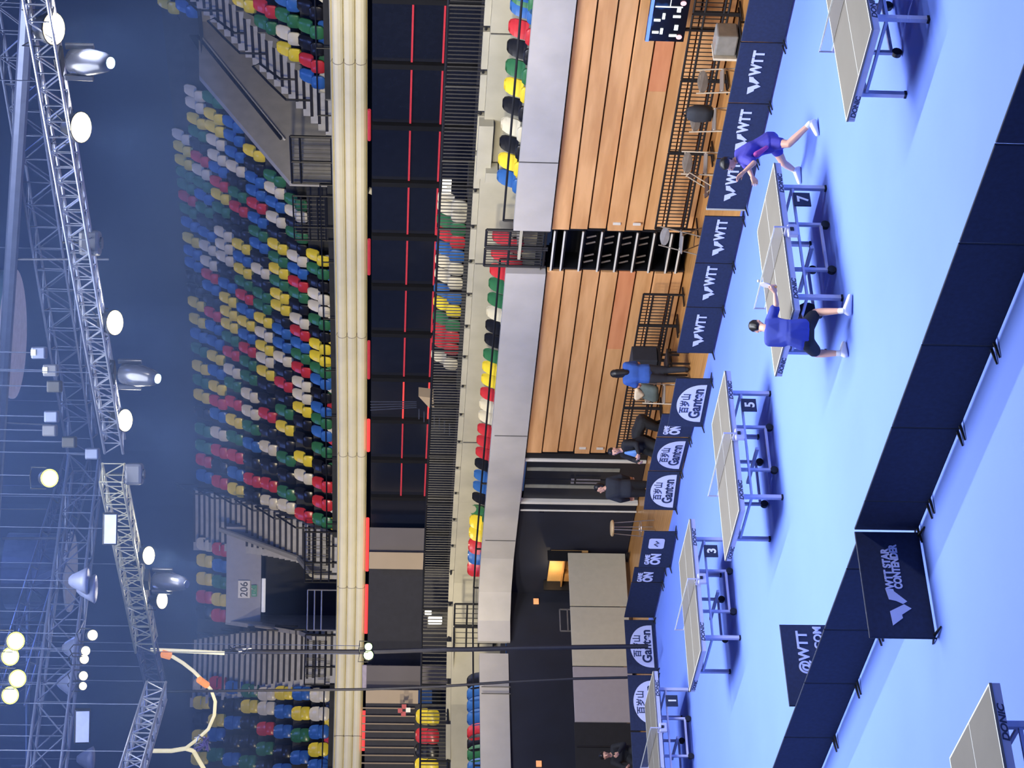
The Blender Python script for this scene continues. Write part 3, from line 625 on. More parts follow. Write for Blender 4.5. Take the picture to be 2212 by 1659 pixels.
for st, nm, i0, sk_, side in (('a', 'right of the entrance marked 206', iS0, sk, 0.05), ('b', 'left of the entrance marked 206', iB0, skB, 0.05)):
    for n_ in range(6 if st == 'a' else 4):
        k = 1.6 + n_ * 1.25 * (1 if st == 'a' else 1.3); tt = RT(1) + 0.8 * (k - 1); z = RZ(1) + 0.622 * (k - 1)
        w_ = (iS1 - iS0) if st == 'a' else (iB1 - iB0)
        i = (i0 + sk_ * (tt - 1) + w_ * 0.02) if st == 'a' else i0 + sk_ * (tt - 1) + 0.05
        loop_rail('black looped handrail on the stairs %s, %s from the bottom' % (nm, ORD[n_]), [cpn(i, tt, z + 0.1), cpn(i, tt, z + 0.85), cpn(i, tt + 0.5, z + 1.25), cpn(i, tt + 0.9, z + 1.55)])
# ================================================================ BARRIERS
WL = [(0, .9), (.2, .43), (.29, .45), (.46, 0), (.57, .29), (.38, .94)]
WR = [(1, 1), (.98, .66), (.92, .64), (.65, .14), (.58, .33), (.66, .61), (.70, .91)]
def barrier(label, p0, p1, kind, h=0.72, group='court barriers'):
    """p0 -> p1 runs left -> right as seen from the front"""
    p0 = Vector((p0[0], p0[1], 0)); p1 = Vector((p1[0], p1[1], 0)); r = (p1 - p0).normalized(); L = (p1 - p0).length; up = Vector((0, 0, 1)); n = r.cross(up)
    c = (p0 + p1) / 2; t = thing('court_barrier', label, 'barrier', tuple(c), group)
    T_ = t; t = MB().box(c + up * (h / 2 + 0.02), (L - 0.012, 0.03, h - 0.02), 0, (r, n, up)).build('fabric_panel', NAVY, T_, bevel=0.01); fab = t; t = T_
    fr = MB(); fr.tube([p0 + r * .01 + up * 0.02, p0 + r * .01 + up * h, p1 - r * .01 + up * h, p1 - r * .01 + up * 0.02], 0.012, 6); fr.build('frame', BLACK, t)
    for p in (p0 + r * 0.05, p1 - r * 0.05):
        MB().tube([p + n * 0.2 + up * 0.012, p + up * 0.04, p - n * 0.2 + up * 0.012], [0.01, 0.02, 0.01], 6).build('foot', BLACK, t)
    P = lambda u, v: p0 + r * u + up * v + n * 0.022
    t = fab
    if kind in ('wtt', 'contender'):
        mb = MB(); s = 0.225 if kind == 'wtt' else 0.27
        x0, y0 = ((0.22, 0.25) if kind == 'wtt' else (0.16, 0.26)); wq = 1.8
        for poly in (WL, WR): mb.prism([P(x0 + a * s * wq, y0 + b * s) for a, b in poly], n, 0.004)
        mb.build('emblem', LAV, t)
        if kind == 'wtt': lettering('lettering', 'WTT', 0.25, P(0.66, 0.31), r, up, LAV, t, bold=0.010, squash=0.98)
        else:
            lettering('lettering', 'WTT STAR', 0.125, P(0.64, 0.43), r, up, LAV, t, bold=0.006, squash=0.88)
            lettering('lettering', 'CONTENDER', 0.125, P(0.64, 0.33), r, up, LAV, t, bold=0.006, squash=0.78)
    if kind == 'ganten':
        cx, w2 = L * 0.5, min(0.56, L * 0.42); mb = MB()
        poly = [P(cx + w2 * math.cos(a), 0.10 + 0.53 * max(0, math.sin(a)) ** 0.8) for a in [PI * k / 22 for k in range(23)]]
        mb.prism(poly, n, 0.004); mb.build('badge', LAV, t)
        lettering('lettering', '百岁山', 0.20, P(cx, 0.40) + n * 0.004, r, up, PRDARK, t, align='CENTER', bold=0.002, squash=min(1, L / 1.3))
        lettering('lettering', 'Ganten', 0.30, P(cx, 0.15) + n * 0.004, r, up, PRDARK, t, align='CENTER', bold=0.008, squash=min(1, L / 1.45))
    if kind == 'gameon' or kind == 'gameonbox' or kind == 'gameonleft':
        x = 0.12 if kind != 'gameonleft' else 0.02
        x = max(0.02, min(x, L - 0.5)); sq = 0.9
        lettering('lettering', 'GAME', 0.14, P(x, 0.52), r, up, LAV, t, bold=0.006, squash=sq)
        lettering('lettering', 'ON', 0.29, P(x, 0.29), r, up, LAV, t, bold=0.014, squash=sq * 0.9)
        if kind == 'gameonbox':
            mb = MB(); cx, cy, a = x + 0.72, 0.42, 0.17
            poly = []
            for qx, qy, a0 in ((1, 1, 0), (-1, 1, 90), (-1, -1, 180), (1, -1, 270)):
                for k in range(5): th = math.radians(a0 + k * 22.5); poly.append(P(cx + qx * (a - 0.05) + 0.05 * math.cos(th), cy + qy * (a - 0.05) + 0.05 * math.sin(th)))
            mb.prism(poly, n, 0.004); mb.build('badge', LAV, t)
            mb = MB(); mb.tube([P(cx - 0.08, cy - 0.03) + n * .006, P(cx - .02, cy + 0.05) + n * .006, P(cx + 0.03, cy - 0.04) + n * .006, P(cx + 0.09, cy + 0.02) + n * .006][::1], 0.013, 5); mb.build('mark', PRDARK, t)
    if kind == 'atwtt':
        lettering('lettering', '@WTT', 0.21, P(0.50, 0.40), r, up, LAV, t, bold=0.006); lettering('lettering', 'WTT.COM', 0.16, P(0.50, 0.19), r, up, LAV, t, bold=0.005)
    return T_
YB = 23.5
B_ = lambda x0, x1: ((x0, YB), (x1, YB))
barrier('plain navy barrier right of the rightmost WTT barrier, back row', (-22.2, YB), (-20.8, YB), 'plain')
barrier('plain navy barrier beyond the right edge of the back row', (-20.79, YB), (-19.3, YB), 'plain')
nm = ['rightmost WTT barrier of the back row, below a pale folding chair', 'WTT barrier of the back row partly hidden behind the leaning player', 'WTT barrier of the back row between the leaning player and the slim wooden gap',
      'WTT barrier just left of the slim wooden gap, below the black steps', 'middle one of three adjoining WTT barriers left of the slim wooden gap', 'WTT barrier right beside the wide wooden gap']
XS = [-22.21, -23.59, -24.92, -26.26, None, -26.43, -27.74, -29.03, -30.46]
def nb(i, a, b): barrier(nm[i] + ', navy', (b, YB), (a, YB), 'wtt')
nb(0, -22.21, -23.59); nb(1, -23.6, -24.94); nb(2, -24.95, -26.24)
nb(3, -26.44, -27.73); nb(4, -27.74, -29.02); nb(5, -29.03, -30.45)
def pix(label, qa, qb, kind, h=0.72):            # qa right end, qb left end (floor level picture points)
    a, b = onz(*qa), onz(*qb); barrier(label, (b.x, b.y), (a.x, a.y), kind, h=h)
pix('angled navy barrier with the white Ganten badge, just left of the wide wooden gap', (1541, 818), (1520, 922), 'ganten')
pix('navy GAME ON barrier between the angled Ganten barrier and the pair of Ganten barriers', (1507, 895), (1494, 944), 'gameon')
pix('right one of the adjoining pair of Ganten barriers beyond table 5, navy', (1493, 946), (1475, 1017), 'ganten')
pix('left one of the adjoining pair of Ganten barriers, beside the small wooden gap', (1473, 1018), (1462, 1102), 'ganten')
pix('navy GAME ON barrier with a small square badge beyond table 3', (1464, 1148), (1450, 1226), 'gameonbox')
pix('navy GAME ON barrier with its lettering partly cut off, behind its neighbour', (1440, 1226), (1434, 1257), 'gameonleft')
pix('plain dark barrier at the far corner beyond table 3', (1433, 1258), (1415, 1334), 'plain')
barrier('right one of the two Ganten barriers at the far left end', (-40.42, 21.85), (-40.44, 23.28), 'ganten')
barrier('navy Ganten barrier at the far left end, partly hidden by table 1', (-40.46, 20.42), (-40.44, 21.83), 'ganten')
barrier('plain navy barrier at the far left end beyond the left picture edge', (-40.5, 18.98), (-40.47, 20.4), 'plain')
# white price-tag like light slat at the slim gap
t = thing('gap_board', 'slim pale wooden board standing in the narrow gap of the back row', 'board', (-26.34, 23.62, 0)); MB().box((-26.34, 23.6, 0.355), (0.09, 0.03, 0.71)).build('board', CANVAS, t)
# front row
FX = [-9.2, -10.45, -11.7, -12.92, -14.3, -15.9, -17.37, -18.83, -19.45]
for i, (a, b) in enumerate(zip(FX, FX[1:])):
    barrier('plain navy barrier, front row, %s right of the STAR CONTENDER barrier' % ['first', 'second', 'third', 'fourth', 'fifth', 'sixth', 'seventh', 'eighth'][7 - i], (b + .005, 12.45), (a - .005, 12.45), 'plain', h=0.77)
FL = [-19.5, -20.2, -21.67, -23.08, -24.65, -26.1, -27.5]
for i, (a, b) in enumerate(zip(FL, FL[1:])):
    barrier('plain navy barrier, front row, %s left of the STAR CONTENDER barrier' % ['first', 'second', 'third', 'fourth', 'fifth', 'sixth'][i], (b + .005, 12.38), (a - .005, 12.38), 'plain')
barrier('black WTT STAR CONTENDER barrier turned across the front row, nearest the camera', (-19.42, 10.98), (-19.42, 12.40), 'contender', h=0.78)
barrier('navy barrier lettered @WTT behind the front row', (-24.0, 12.5), (-24.05, 13.8), 'atwtt', h=0.75)

# ================================================================ TABLES
def table_proto():
    t = thing('table_tennis_table', 'x', 'table', (0, 0, 0), local=True)
    W2, L2, Z = 0.7625, 1.37, 0.76
    for s in (-1, 1):                                  # two halves, white edge lines as material slots of the same board
        mb = MB(); ya, yb = (0.008, L2) if s > 0 else (-L2, -0.008); e = 0.02; zt = Z
        mb.box((0, (ya + yb) / 2, Z - 0.0135), (2 * W2, yb - ya, 0.025))
        mb.quad((-W2, ya, zt), (W2, ya, zt), (W2, yb, zt), (-W2, yb, zt), 0)
        h = zt + 0.0006
        def q(x0, x1, y0, y1): mb.quad((x0, y0, h), (x1, y0, h), (x1, y1, h), (x0, y1, h), 1)
        q(-W2, -W2 + e, ya, yb); q(W2 - e, W2, ya, yb); q(-0.006, 0.006, ya, yb)
        if s > 0: q(-W2, W2, yb - e, yb)
        else: q(-W2, W2, ya, ya + e)
        mb.build('table_top', [TOP, TLINE], t)
        mb = MB(); yy = (ya + yb) / 2
        for x in (-1, 1): mb.box((x * (W2 - 0.02), yy, Z - 0.065), (0.03, abs(yb - ya), 0.075))
        mb.box((0, s * (L2 - 0.02), Z - 0.065), (2 * W2 - 0.06, 0.03, 0.075)); ap = mb.build('apron', APRON, t)
        for x in (-1, 1):
            yc = s * 0.98
            o = lettering('lettering', 'DONIC', 0.085, (x * (W2 - 0.004), yc - x * 0.19, Z - 0.096), (0, x, 0), (0, 0, 1), PRDARK, t, bold=0.003, squash=1.3, th=0.003, shear=0.2)
        org = (-0.70 if s < 0 else 0.70, s * (L2 - 0.004), Z - 0.096)
        lettering('lettering', 'DONIC', 0.085, org, (1, 0, 0) if s < 0 else (-1, 0, 0), (0, 0, 1), PRDARK, t, bold=0.003, squash=1.3, th=0.003, shear=0.2)
        # legs near the end of each half
        for x in (-0.62, 0.62):
            MB().box((x, s * 1.02, 0.36), (0.06, 0.06, 0.68)).box((x, s * 1.02, 0.015), (0.07, 0.07, 0.03), 1).build('leg', [FRAME, BLACK], t)
        mb = MB(); mb.bar((-0.62, s * 1.02, 0.50), (0.62, s * 1.02, 0.50), 0.035)
        mb.bar((-0.6, s * 0.12, 0.68), (-0.6, s * 1.3, 0.68), 0.03); mb.bar((0.6, s * 0.12, 0.68), (0.6, s * 1.3, 0.68), 0.03); mb.build('brace', FRAME, t)
        for x in (-0.5, 0.5):
            mb = MB(); mb.bar((x, s * 0.42, 0.70), (x, s * 0.42, 0.12), 0.045); mb.build('inner_leg', FRAME, t)
            mb = MB(); mb.tube([(x - 0.03, s * 0.42, 0.065), (x + 0.03, s * 0.42, 0.065)], 0.062, 14); mb.build('wheel', BLACK, t)
    mb = MB()
    for x in (-0.5, 0.5): mb.bar((x, -0.42, 0.13), (x, 0.42, 0.13), 0.04); mb.bar((x * 1.24, -1.02, 0.50), (x * 1.24, 1.02, 0.50), 0.035)
    mb.bar((-0.5, 0.0, 0.30), (0.5, 0.0, 0.30), 0.05); mb.build('undercarriage', FRAME, t)
    # net
    for x in (-1, 1):
        mb = MB(); mb.tube([(x * 0.915, 0, 0.70), (x * 0.915, 0, 0.915)], 0.012, 8); mb.bar((x * 0.75, 0, 0.735), (x * 0.915, 0, 0.735), 0.03); mb.box((x * 0.74, 0, 0.70), (0.05, 0.08, 0.10)); mb.build('net_post', FRAME, t)
    net = bpy.data.materials.get('net_mesh')
    if not net:
        net = mat('net_mesh', (0.30, 0.36, 0.62), 0.8, var=0.05, alpha=0.13)
    nt_ = MB().box((0, 0, 0.835), (1.82, 0.004, 0.13)).build('net', net, t)
    MB().box((0, 0, 0.905), (1.83, 0.008, 0.018)).build('net_tape', TLINE, nt_)
    return t
TP = table_proto()
def table(x, y, label, num=None, first=False):
    if first: t = TP; t.location = (x, y, 0); t['label'] = label; t['group'] = 'match tables'
    else: t = copy_tree(TP, (x, y, 0), 0, label, 'match tables')
    return t
NUM = []
def number(t, num):
    x = 0.70; sg = MB().box((x, 0.72, 0.40), (0.02, 0.25, 0.24))
    t['_o'] = (0, 0, 0)
    o = sg.build('number_sign', NAVY, t)
    lettering('numeral', num, 0.22, (x + 0.014, 0.72, 0.32), (0, 1, 0), (0, 0, 1), WHITEP, o, align='CENTER', bold=0.006)
T7 = table(-21.77, 18.36, 'match table with a dark number 7 sign, in play between the two players', first=True)
T5 = table(-26.74, 18.32, 'match table with a dark number 5 sign, left of the table in play')
T3 = table(-31.22, 18.30, 'match table with a dark number 3 sign, beyond table 5')
T1 = table(-37.02, 18.30, 'match table with a dark number 1 sign, farthest left')
TR = table(-16.51, 18.30, 'match table at the right edge, cut off by the frame')
TL = table(-16.54, 7.11, 'nearest match table at the left front corner, before the front barriers')
for t, n_ in ((T7, '7'), (T5, '5'), (T3, '3'), (T1, '1')): number(t, n_)
# things under / beside table 7
def bag(label, c, d, m_, name='bag', cat='bag'):
    t = thing(name, label, cat, (c[0], c[1], 0)); mb = MB(); x, y, z = d
    R_ = []
    for j, (f_, zz) in enumerate(((0.85, 0), (1.0, 0.3), (1.0, 0.65), (0.78, 0.92), (0.45, 1.0))):
        R_.append([Vector((c[0] + x / 2 * f_ * math.copysign(abs(math.cos(a)) ** 0.6, math.cos(a)), c[1] + y / 2 * f_ * math.copysign(abs(math.sin(a)) ** 0.6, math.sin(a)), c[2] + z * zz)) for a in [2 * PI * k / 14 for k in range(14)]])
    vs_ = [p for r in R_ for p in r]; mb.add(vs_, [(j * 14 + i, j * 14 + (i + 1) % 14, (j + 1) * 14 + (i + 1) % 14, (j + 1) * 14 + i) for j in range(4) for i in range(14)] + [tuple(range(14))[::-1], tuple(range(56, 70))])
    mb.build('body', m_, t, smooth=True); mb = MB(); mb.tube([(c[0] - x * .25, c[1], c[2] + z * .95), (c[0] - x * .1, c[1], c[2] + z * 1.12), (c[0] + x * .1, c[1], c[2] + z * 1.12), (c[0] + x * .25, c[1], c[2] + z * .95)], 0.012, 6); mb.build('handle', BLACK, t); return t
GREYBOX = mat('grey_box', (0.35, 0.36, 0.42), 0.6)
for n_, (tb, cx) in enumerate(((T7, -21.77),)):
    p = onz(1790, 668); p = onY(1757, 676, 17.6); t = bag('black bag hanging under the near end of table 7, behind the standing player', (p.x, 17.6, p.z), (0.3, 0.22, 0.22), BLKFAB)
def towel_box(c, label):
    t = thing('towel_box', label, 'box', c); mb = MB(); mb.box((c[0], c[1], 0.2), (0.36, 0.3, 0.4)); mb.build('box_body', GREYBOX, t, bevel=0.02); mb = MB(); mb.tube([(c[0] - .1, c[1], .4), (c[0], c[1] + .02, .46), (c[0] + .12, c[1], .41)], 0.035, 8); mb.build('towel', WHITEP, t, smooth=True)
# cables and score units at the net posts
for n7, c in (('the table in play', -21.0), ('the table next left of play', -25.97), ('the third table from the right', -30.45), ('the farthest table', -36.26)):
    u = thing('net_clamp_unit', 'small pale clamp unit at the net post of %s' % n7, 'device', (c + 0.1, 18.33, 0.62)); x = c + 0.1
    MB().box((x, 18.33, 0.64), (0.08, 0.2, 0.16)).build('housing', APRON, u, bevel=0.02); MB().box((x + .045, 18.33, 0.66), (0.01, 0.06, 0.05)).build('button', BLACK, u)
# ================================================================ PEOPLE
def ball_pts(p, r, n=10):
    out = []; r3 = r if isinstance(r, (tuple, list)) else (r, r, r)
    for j in range(1, n // 2):
        th = PI * j / (n // 2)
        for i in range(n): a = 2 * PI * i / n; out.append(Vector((p[0] + r3[0] * math.sin(th) * math.cos(a), p[1] + r3[1] * math.sin(th) * math.sin(a), p[2] + r3[2] * math.cos(th))))
    out += [Vector((p[0], p[1], p[2] + r3[2])), Vector((p[0], p[1], p[2] - r3[2]))]; return out
def fuse(name, hulls, vox, m_, parent, smooth_it=4):
    """each hull is a list of (point, radius); the hulls are merged into one continuous skin"""
    bm = bmesh.new()
    for hl in hulls:
        vs_ = []
        for p, r in hl: vs_ += [bm.verts.new(q) for q in ball_pts(p, r)]
        res = bmesh.ops.convex_hull(bm, input=vs_)
        junk = [g for g in res['geom_interior'] if isinstance(g, bmesh.types.BMVert)]
        if junk: bmesh.ops.delete(bm, geom=junk, context='VERTS')
    bmesh.ops.recalc_face_normals(bm, faces=bm.faces)
    me = bpy.data.meshes.new('tmp'); bm.to_mesh(me); bm.free(); o = bpy.data.objects.new('tmp', me); C.objects.link(o)
    md = o.modifiers.new('r', 'REMESH'); md.mode = 'VOXEL'; md.voxel_size = vox; md.use_smooth_shade = True
    sm = o.modifiers.new('s', 'SMOOTH'); sm.iterations = smooth_it; sm.factor = 0.5
    bpy.context.view_layer.update(); dg = bpy.context.evaluated_depsgraph_get(); me2 = bpy.data.meshes.new_from_object(o.evaluated_get(dg)); bpy.data.objects.remove(o, do_unlink=True)
    off = Vector(parent.get('_o', (0, 0, 0)))
    for v in me2.vertices: v.co -= off
    me2.materials.clear(); me2.materials.append(m_)
    for p in me2.polygons: p.use_smooth = True
    ob = bpy.data.objects.new(name, me2); C.objects.link(ob); ob.parent = parent; ob['_o'] = off; return ob
def V(*a): return Vector(a)
def hand(w, d, pn, curl=0.5, side=1):
    """palm at the wrist w pointing along d, palm facing pn; five finger chains"""
    d = d.normalized(); pn = (pn - d * pn.dot(d)).normalized(); s = d.cross(pn) * side; H_ = []
    c0 = w + d * 0.02; k = [w + d * 0.095 + s * o_ for o_ in (-0.034, -0.011, 0.012, 0.033)]
    H_.append([(w, 0.026), (c0 - s * 0.02, 0.02), (c0 + s * 0.02, 0.02), (k[0], 0.014), (k[3], 0.014)])
    for i, L in enumerate((0.066, 0.078, 0.074, 0.058)):
        c = curl * (0.9 + 0.12 * i); a = k[i]; d1 = (d * math.cos(c) + pn * math.sin(c)); b = a + d1 * L * 0.52 + s * (i - 1.5) * 0.004; d2 = (d * math.cos(c * 2.1) + pn * math.sin(c * 2.1)); e = b + d2 * L * 0.5
        H_.append([(a, 0.0105), (b, 0.0095)]); H_.append([(b, 0.0095), (e, 0.008)])
    t0 = w + d * 0.03 - s * 0.028; t1 = t0 + d * 0.035 - s * 0.028 + pn * 0.012; t2 = t1 + d * 0.032 - s * 0.004 + pn * 0.02
    H_ += [[(t0, 0.014), (t1, 0.0115)], [(t1, 0.0115), (t2, 0.009)]]; return H_
def person(name, label, J, look, shirt, pants, shoes, long_sleeve=False, long_pants=False, hair='short', vox=0.012, hvox=0.007, hands=((0.5, None), (0.5, None)), short_len=.74, skin=None, group=None, neckline=None):
    t = thing(name, label, 'person', (J['pel'].x, J['pel'].y, 0), group); skin = skin or SKIN
    up = (J['neck'] - J['pel']).normalized(); look = look.normalized(); hd = J['head']; hu = (hd - J['neck']).normalized(); hf = (look - hu * look.dot(hu)).normalized(); hs = hf.cross(hu)
    B = []
    sl, sr, hl, hr = J['shl'], J['shr'], J['hipl'], J['hipr']; ch = (sl + sr) / 2 - up * 0.16; ws = J['pel'].lerp(J['neck'], 0.38)
    ax = (sr - sl).normalized(); fwd = up.cross(ax)
    B += [[(hl, 0.105), (hr, 0.105), (ws - ax * .07, 0.095), (ws + ax * .07, 0.095)], [(ws - ax * .07, 0.095), (ws + ax * .07, 0.095), (ch - ax * .09, 0.11), (ch + ax * .09, 0.11)], [(ch - ax * .09, 0.11), (ch + ax * .09, 0.11), (sl, 0.06), (sr, 0.06), (J['neck'] - up * 0.04, 0.06)]]
    B += [[(J['neck'] - up * .03, 0.058), (J['neck'] + hu * 0.05, 0.053)], [(J['neck'], 0.053), (hd - hu * 0.06, 0.055)]]
    # head: skull, face, jaw, nose, ears
    B += [[(hd + hu * 0.03 - hf * 0.015, 0.088), (hd - hu * 0.01 + hf * 0.01, 0.078)], [(hd + hf * 0.02 + hu * .02, 0.074), (hd - hu * 0.07 + hf * 0.045, 0.038)], [(hd - hu * 0.085 + hf * 0.06, 0.026), (hd - hu * 0.06 - hs * 0.04 + hf * .01, 0.03), (hd - hu * 0.06 + hs * 0.04 + hf * .01, 0.03)],
          [(hd + hf * 0.09 + hu * 0.015, 0.010), (hd + hf * 0.112 - hu * 0.018, 0.013), (hd + hf * 0.085 - hu * 0.025, 0.016)], [(hd + hf * 0.088 - hu * 0.052 - hs * 0.02, 0.009), (hd + hf * 0.088 - hu * 0.052 + hs * 0.02, 0.009)],
          [(hd + hs * 0.082 + hu * 0.012, 0.012), (hd + hs * 0.08 - hu * 0.025, 0.010)], [(hd - hs * 0.082 + hu * 0.012, 0.012), (hd - hs * 0.08 - hu * 0.025, 0.010)]]
    for s_ in 'lr':
        sh, el, wr = J['sh' + s_], J['el' + s_], J['wr' + s_]
        B += [[(sh, 0.056), (el, 0.040)], [(el, 0.041), (el.lerp(wr, 0.3), 0.040), (wr, 0.026)]]
        hp, kn, an, to = J['hip' + s_], J['kn' + s_], J['an' + s_], J['to' + s_]
        B += [[(hp, 0.098), (kn, 0.058)], [(kn, 0.057), (kn.lerp(an, 0.3), 0.058), (an, 0.036)], [(an - V(0, 0, .03), 0.034), (to, 0.026)]]
        cu, pn = hands[0 if s_ == 'l' else 1]; d = J['ha' + s_] - wr
        B += hand(wr, d, pn or -fwd, cu, 1 if s_ == 'l' else -1)
    fuse('body', B, hvox, skin, t)
    # clothing
    g = 0.018; S = [[(ws - ax * .09 - up * .06, 0.10 + g), (ws + ax * .09 - up * .06, 0.10 + g), (hl.lerp(hr, .05) + up * .035, 0.122 + g), (hl.lerp(hr, .95) + up * .035, 0.122 + g)], [(ws - ax * .08, 0.10 + g), (ws + ax * .08, 0.10 + g), (ch - ax * .10, 0.11 + g), (ch + ax * .10, 0.11 + g)], [(ch - ax * .10, 0.11 + g), (ch + ax * .10, 0.11 + g), (sl, 0.062 + g), (sr, 0.062 + g), (J['neck'] - up * 0.055, 0.055 + g)]]
    for s_ in 'lr':
        sh, el, wr = J['sh' + s_], J['el' + s_], J['wr' + s_]
        if long_sleeve: S += [[(sh, 0.058 + g), (el, 0.046 + g)], [(el, 0.046 + g), (wr, 0.032 + g * .6)]]
        else: e2 = sh.lerp(el, 0.72); S += [[(sh, 0.060 + g), (e2, 0.056 + g)]]
    S += [[(ws - ax * .085 - up * .05, 0.105 + g), (ws + ax * .085 - up * .05, 0.105 + g), (hl.lerp(hr, .5) + up * .04, 0.13 + g)]]; fuse('shirt', S, vox, shirt, t)
    Pn = [[(hl, 0.100 + g), (hr, 0.100 + g), (hl.lerp(hr, .5), .092 + g)]]
    for s_ in 'lr':
        hp, kn, an = J['hip' + s_], J['kn' + s_], J['an' + s_]
        if long_pants: Pn += [[(hp, 0.105 + g), (kn, 0.066 + g)], [(kn, 0.066 + g), (an - V(0, 0, .02) * 0, 0.055 + g * .6)]]
        else: k2 = hp.lerp(kn, short_len); Pn += [[(hp, 0.100 + g), (k2, 0.074 + g)]]
    fuse('trousers' if long_pants else 'shorts', Pn, vox, pants, t)
    for s_ in 'lr':
        an, to = J['an' + s_], J['to' + s_]; d = (to - an); d.z = 0; d.normalize(); q = d.cross(V(0, 0, 1))
        lo = lambda p, z: V(p.x, p.y, p.z + z)
        fuse('shoe', [[(an - d * .03 + V(0, 0, -.055), 0.042), (an + V(0, 0, -.01), 0.044), (to + V(0, 0, .0), 0.038)], [(an - d * .035 + V(0, 0, -.06), 0.038), (to + d * .02 + V(0, 0, -.004), 0.034)]], 0.009, shoes, t, 2)
        if not long_pants: fuse('sock', [[(an + V(0, 0, .01), 0.041), (an.lerp(J['kn' + s_], 0.16), 0.044)]], 0.009, WHITEP, t, 1)
    # hair
    if hair:
        Hh = [[(hd + hu * 0.045 - hf * 0.022, 0.093), (hd + hu * 0.01 - hf * 0.05, 0.070)], [(hd + hu * 0.085 + hf * 0.035, 0.045), (hd + hu * 0.05 - hf * .02, 0.092)], [(hd - hf * 0.048 - hu * 0.055, 0.055), (hd - hf * 0.05 + hu * .03, 0.078)]]
        if hair == 'long': Hh += [[(hd - hf * 0.055, 0.085), (J['neck'] - hf * 0.075 - hu * 0.06, 0.062)], [(hd + hs * .05 - hf * .02, 0.05), (J['neck'] + hs * .055 - hf * .04, 0.04)], [(hd - hs * .05 - hf * .02, 0.05), (J['neck'] - hs * .055 - hf * .04, 0.04)]]
        fuse('hair', Hh, 0.010, HAIR, t)
    for s__ in (-1, 1): MB().tube([hd + hf * 0.086 + hu * 0.012 + hs * 0.032 * s__, hd + hf * 0.094 + hu * 0.012 + hs * 0.032 * s__], 0.009, 8).build('eye', HAIR, t)
    return t
BLUESH = mat('shirt_blue', (0.03, 0.05, 0.32), 0.8, var=0.1, scale=5); PURPSH = mat('shirt_violet', (0.05, 0.045, 0.36), 0.8, var=0.1); MAG = mat('shirt_magenta', (0.50, 0.08, 0.35), 0.8)
BLKCL = mat('black_cloth', (0.010, 0.011, 0.016), 0.85, bump=0.1); BLUECL = mat('royal_blue_cloth', (0.03, 0.10, 0.42), 0.8); DKCL = mat('charcoal_cloth', (0.02, 0.024, 0.038), 0.85); SHOEW = mat('shoe_white', (0.85, 0.83, 0.84), 0.5, var=0.03)
def PZ(x, y, Y): return onY(x, y, Y)
# ---- player nearest the camera (seen from behind)
J = dict(head=PZ(1637, 705, 16.95), neck=PZ(1654, 709, 16.82), shl=PZ(1663, 737, 16.62), shr=PZ(1664, 694, 16.98), ell=PZ(1695, 728, 16.95), wrl=PZ(1722, 700, 17.10), hal=PZ(1733, 689, 17.14),
         elr=PZ(1677, 658, 17.10), wrr=PZ(1674, 632, 17.22), har=PZ(1671, 620, 17.28), pel=PZ(1733, 722, 16.62), hipl=PZ(1741, 739, 16.52), hipr=PZ(1741, 708, 16.75),
         knl=PZ(1765, 764, 16.55), knr=PZ(1762, 675, 17.02), anl=PZ(1810, 763, 16.48), anr=PZ(1821, 671, 16.82))
J['anl'].z = max(J['anl'].z, 0.1); J['anr'].z = 0.11
J['tol'] = V(J['anl'].x - 0.02, J['anl'].y + 0.17, 0.038); J['anl'].z = 0.10; J['tor'] = V(J['anr'].x + 0.10, J['anr'].y + 0.15, 0.038)
p1 = person('table_tennis_player', 'player in blue shirt and black shorts seen from behind, holding a bat at table 7', J, V(-0.8, 0.75, -0.12), BLUESH, BLKCL, SHOEW, hands=((0.6, None), (1.0, V(-1, 0, 0))), vox=0.012)
c, n = J['shl'].lerp(J['shr'], 0.45), V(0.25, -1, 0)
o = MB().tube([J['neck'] + V(0.02, -0.125, -0.10), J['neck'] + V(0.02, -0.135, -0.10)], 0.035, 12).build('collar_badge', WHITEP, p1)
MB().tube([J['wrl'] + V(0, 0, .0), J['wrl'].lerp(J['ell'], 0.1)], 0.036, 10).build('wrist_watch', WHITEP, p1)
# bat held in the right hand
w_ = J['wrr']; d_ = (J['har'] - J['wrr']).normalized(); b0 = w_ + d_ * 0.085; t = thing('table_tennis_bat', 'bat held in the right hand of the player seen from behind', 'bat', tuple(b0))
up_ = V(-0.25, 0.35, 0.9).normalized(); nn = (up_.cross(FW).normalized() * .93 - FW * .34).normalized(); r_ = up_.cross(nn).normalized(); nn = r_.cross(up_).normalized()
def disc(c, a, b, n, ra, rb, th): return [c + a * ra * math.cos(2 * PI * k / 20) + b * rb * math.sin(2 * PI * k / 20) for k in range(20)], n, th
poly, n_, th = disc(b0 + up_ * 0.115, r_, up_, nn, 0.075, 0.08, 0.012)
MB().prism(poly, nn, 0.012).build('blade', mat('rubber_pale', (0.75, 0.72, 0.72), 0.6), t); MB().bar(b0 - up_ * 0.05, b0 + up_ * 0.05, 0.028, 0.02).build('grip', mat('bat_grip', (0.4, 0.2, 0.08), 0.6), t)
p = onY(1640, 607, 18.0); o = MB().add([], []).tube([p + V(0, 0, -.001), p + V(0, 0, 0.001)], 0.001, 4)
me = bpy.data.meshes.new('ball'); bm = bmesh.new(); bmesh.ops.create_icosphere(bm, subdivisions=3, radius=0.022); bm.to_mesh(me); bm.free(); me.materials.append(WHITEP)
ob = bpy.data.objects.new('table_tennis_ball', me); C.objects.link(ob); ob.location = onY(1638.5, 607, 18.0); [setattr(q, 'use_smooth', True) for q in me.polygons]; tag(ob, 'small white ball in the air just above the net of table 7', 'ball')
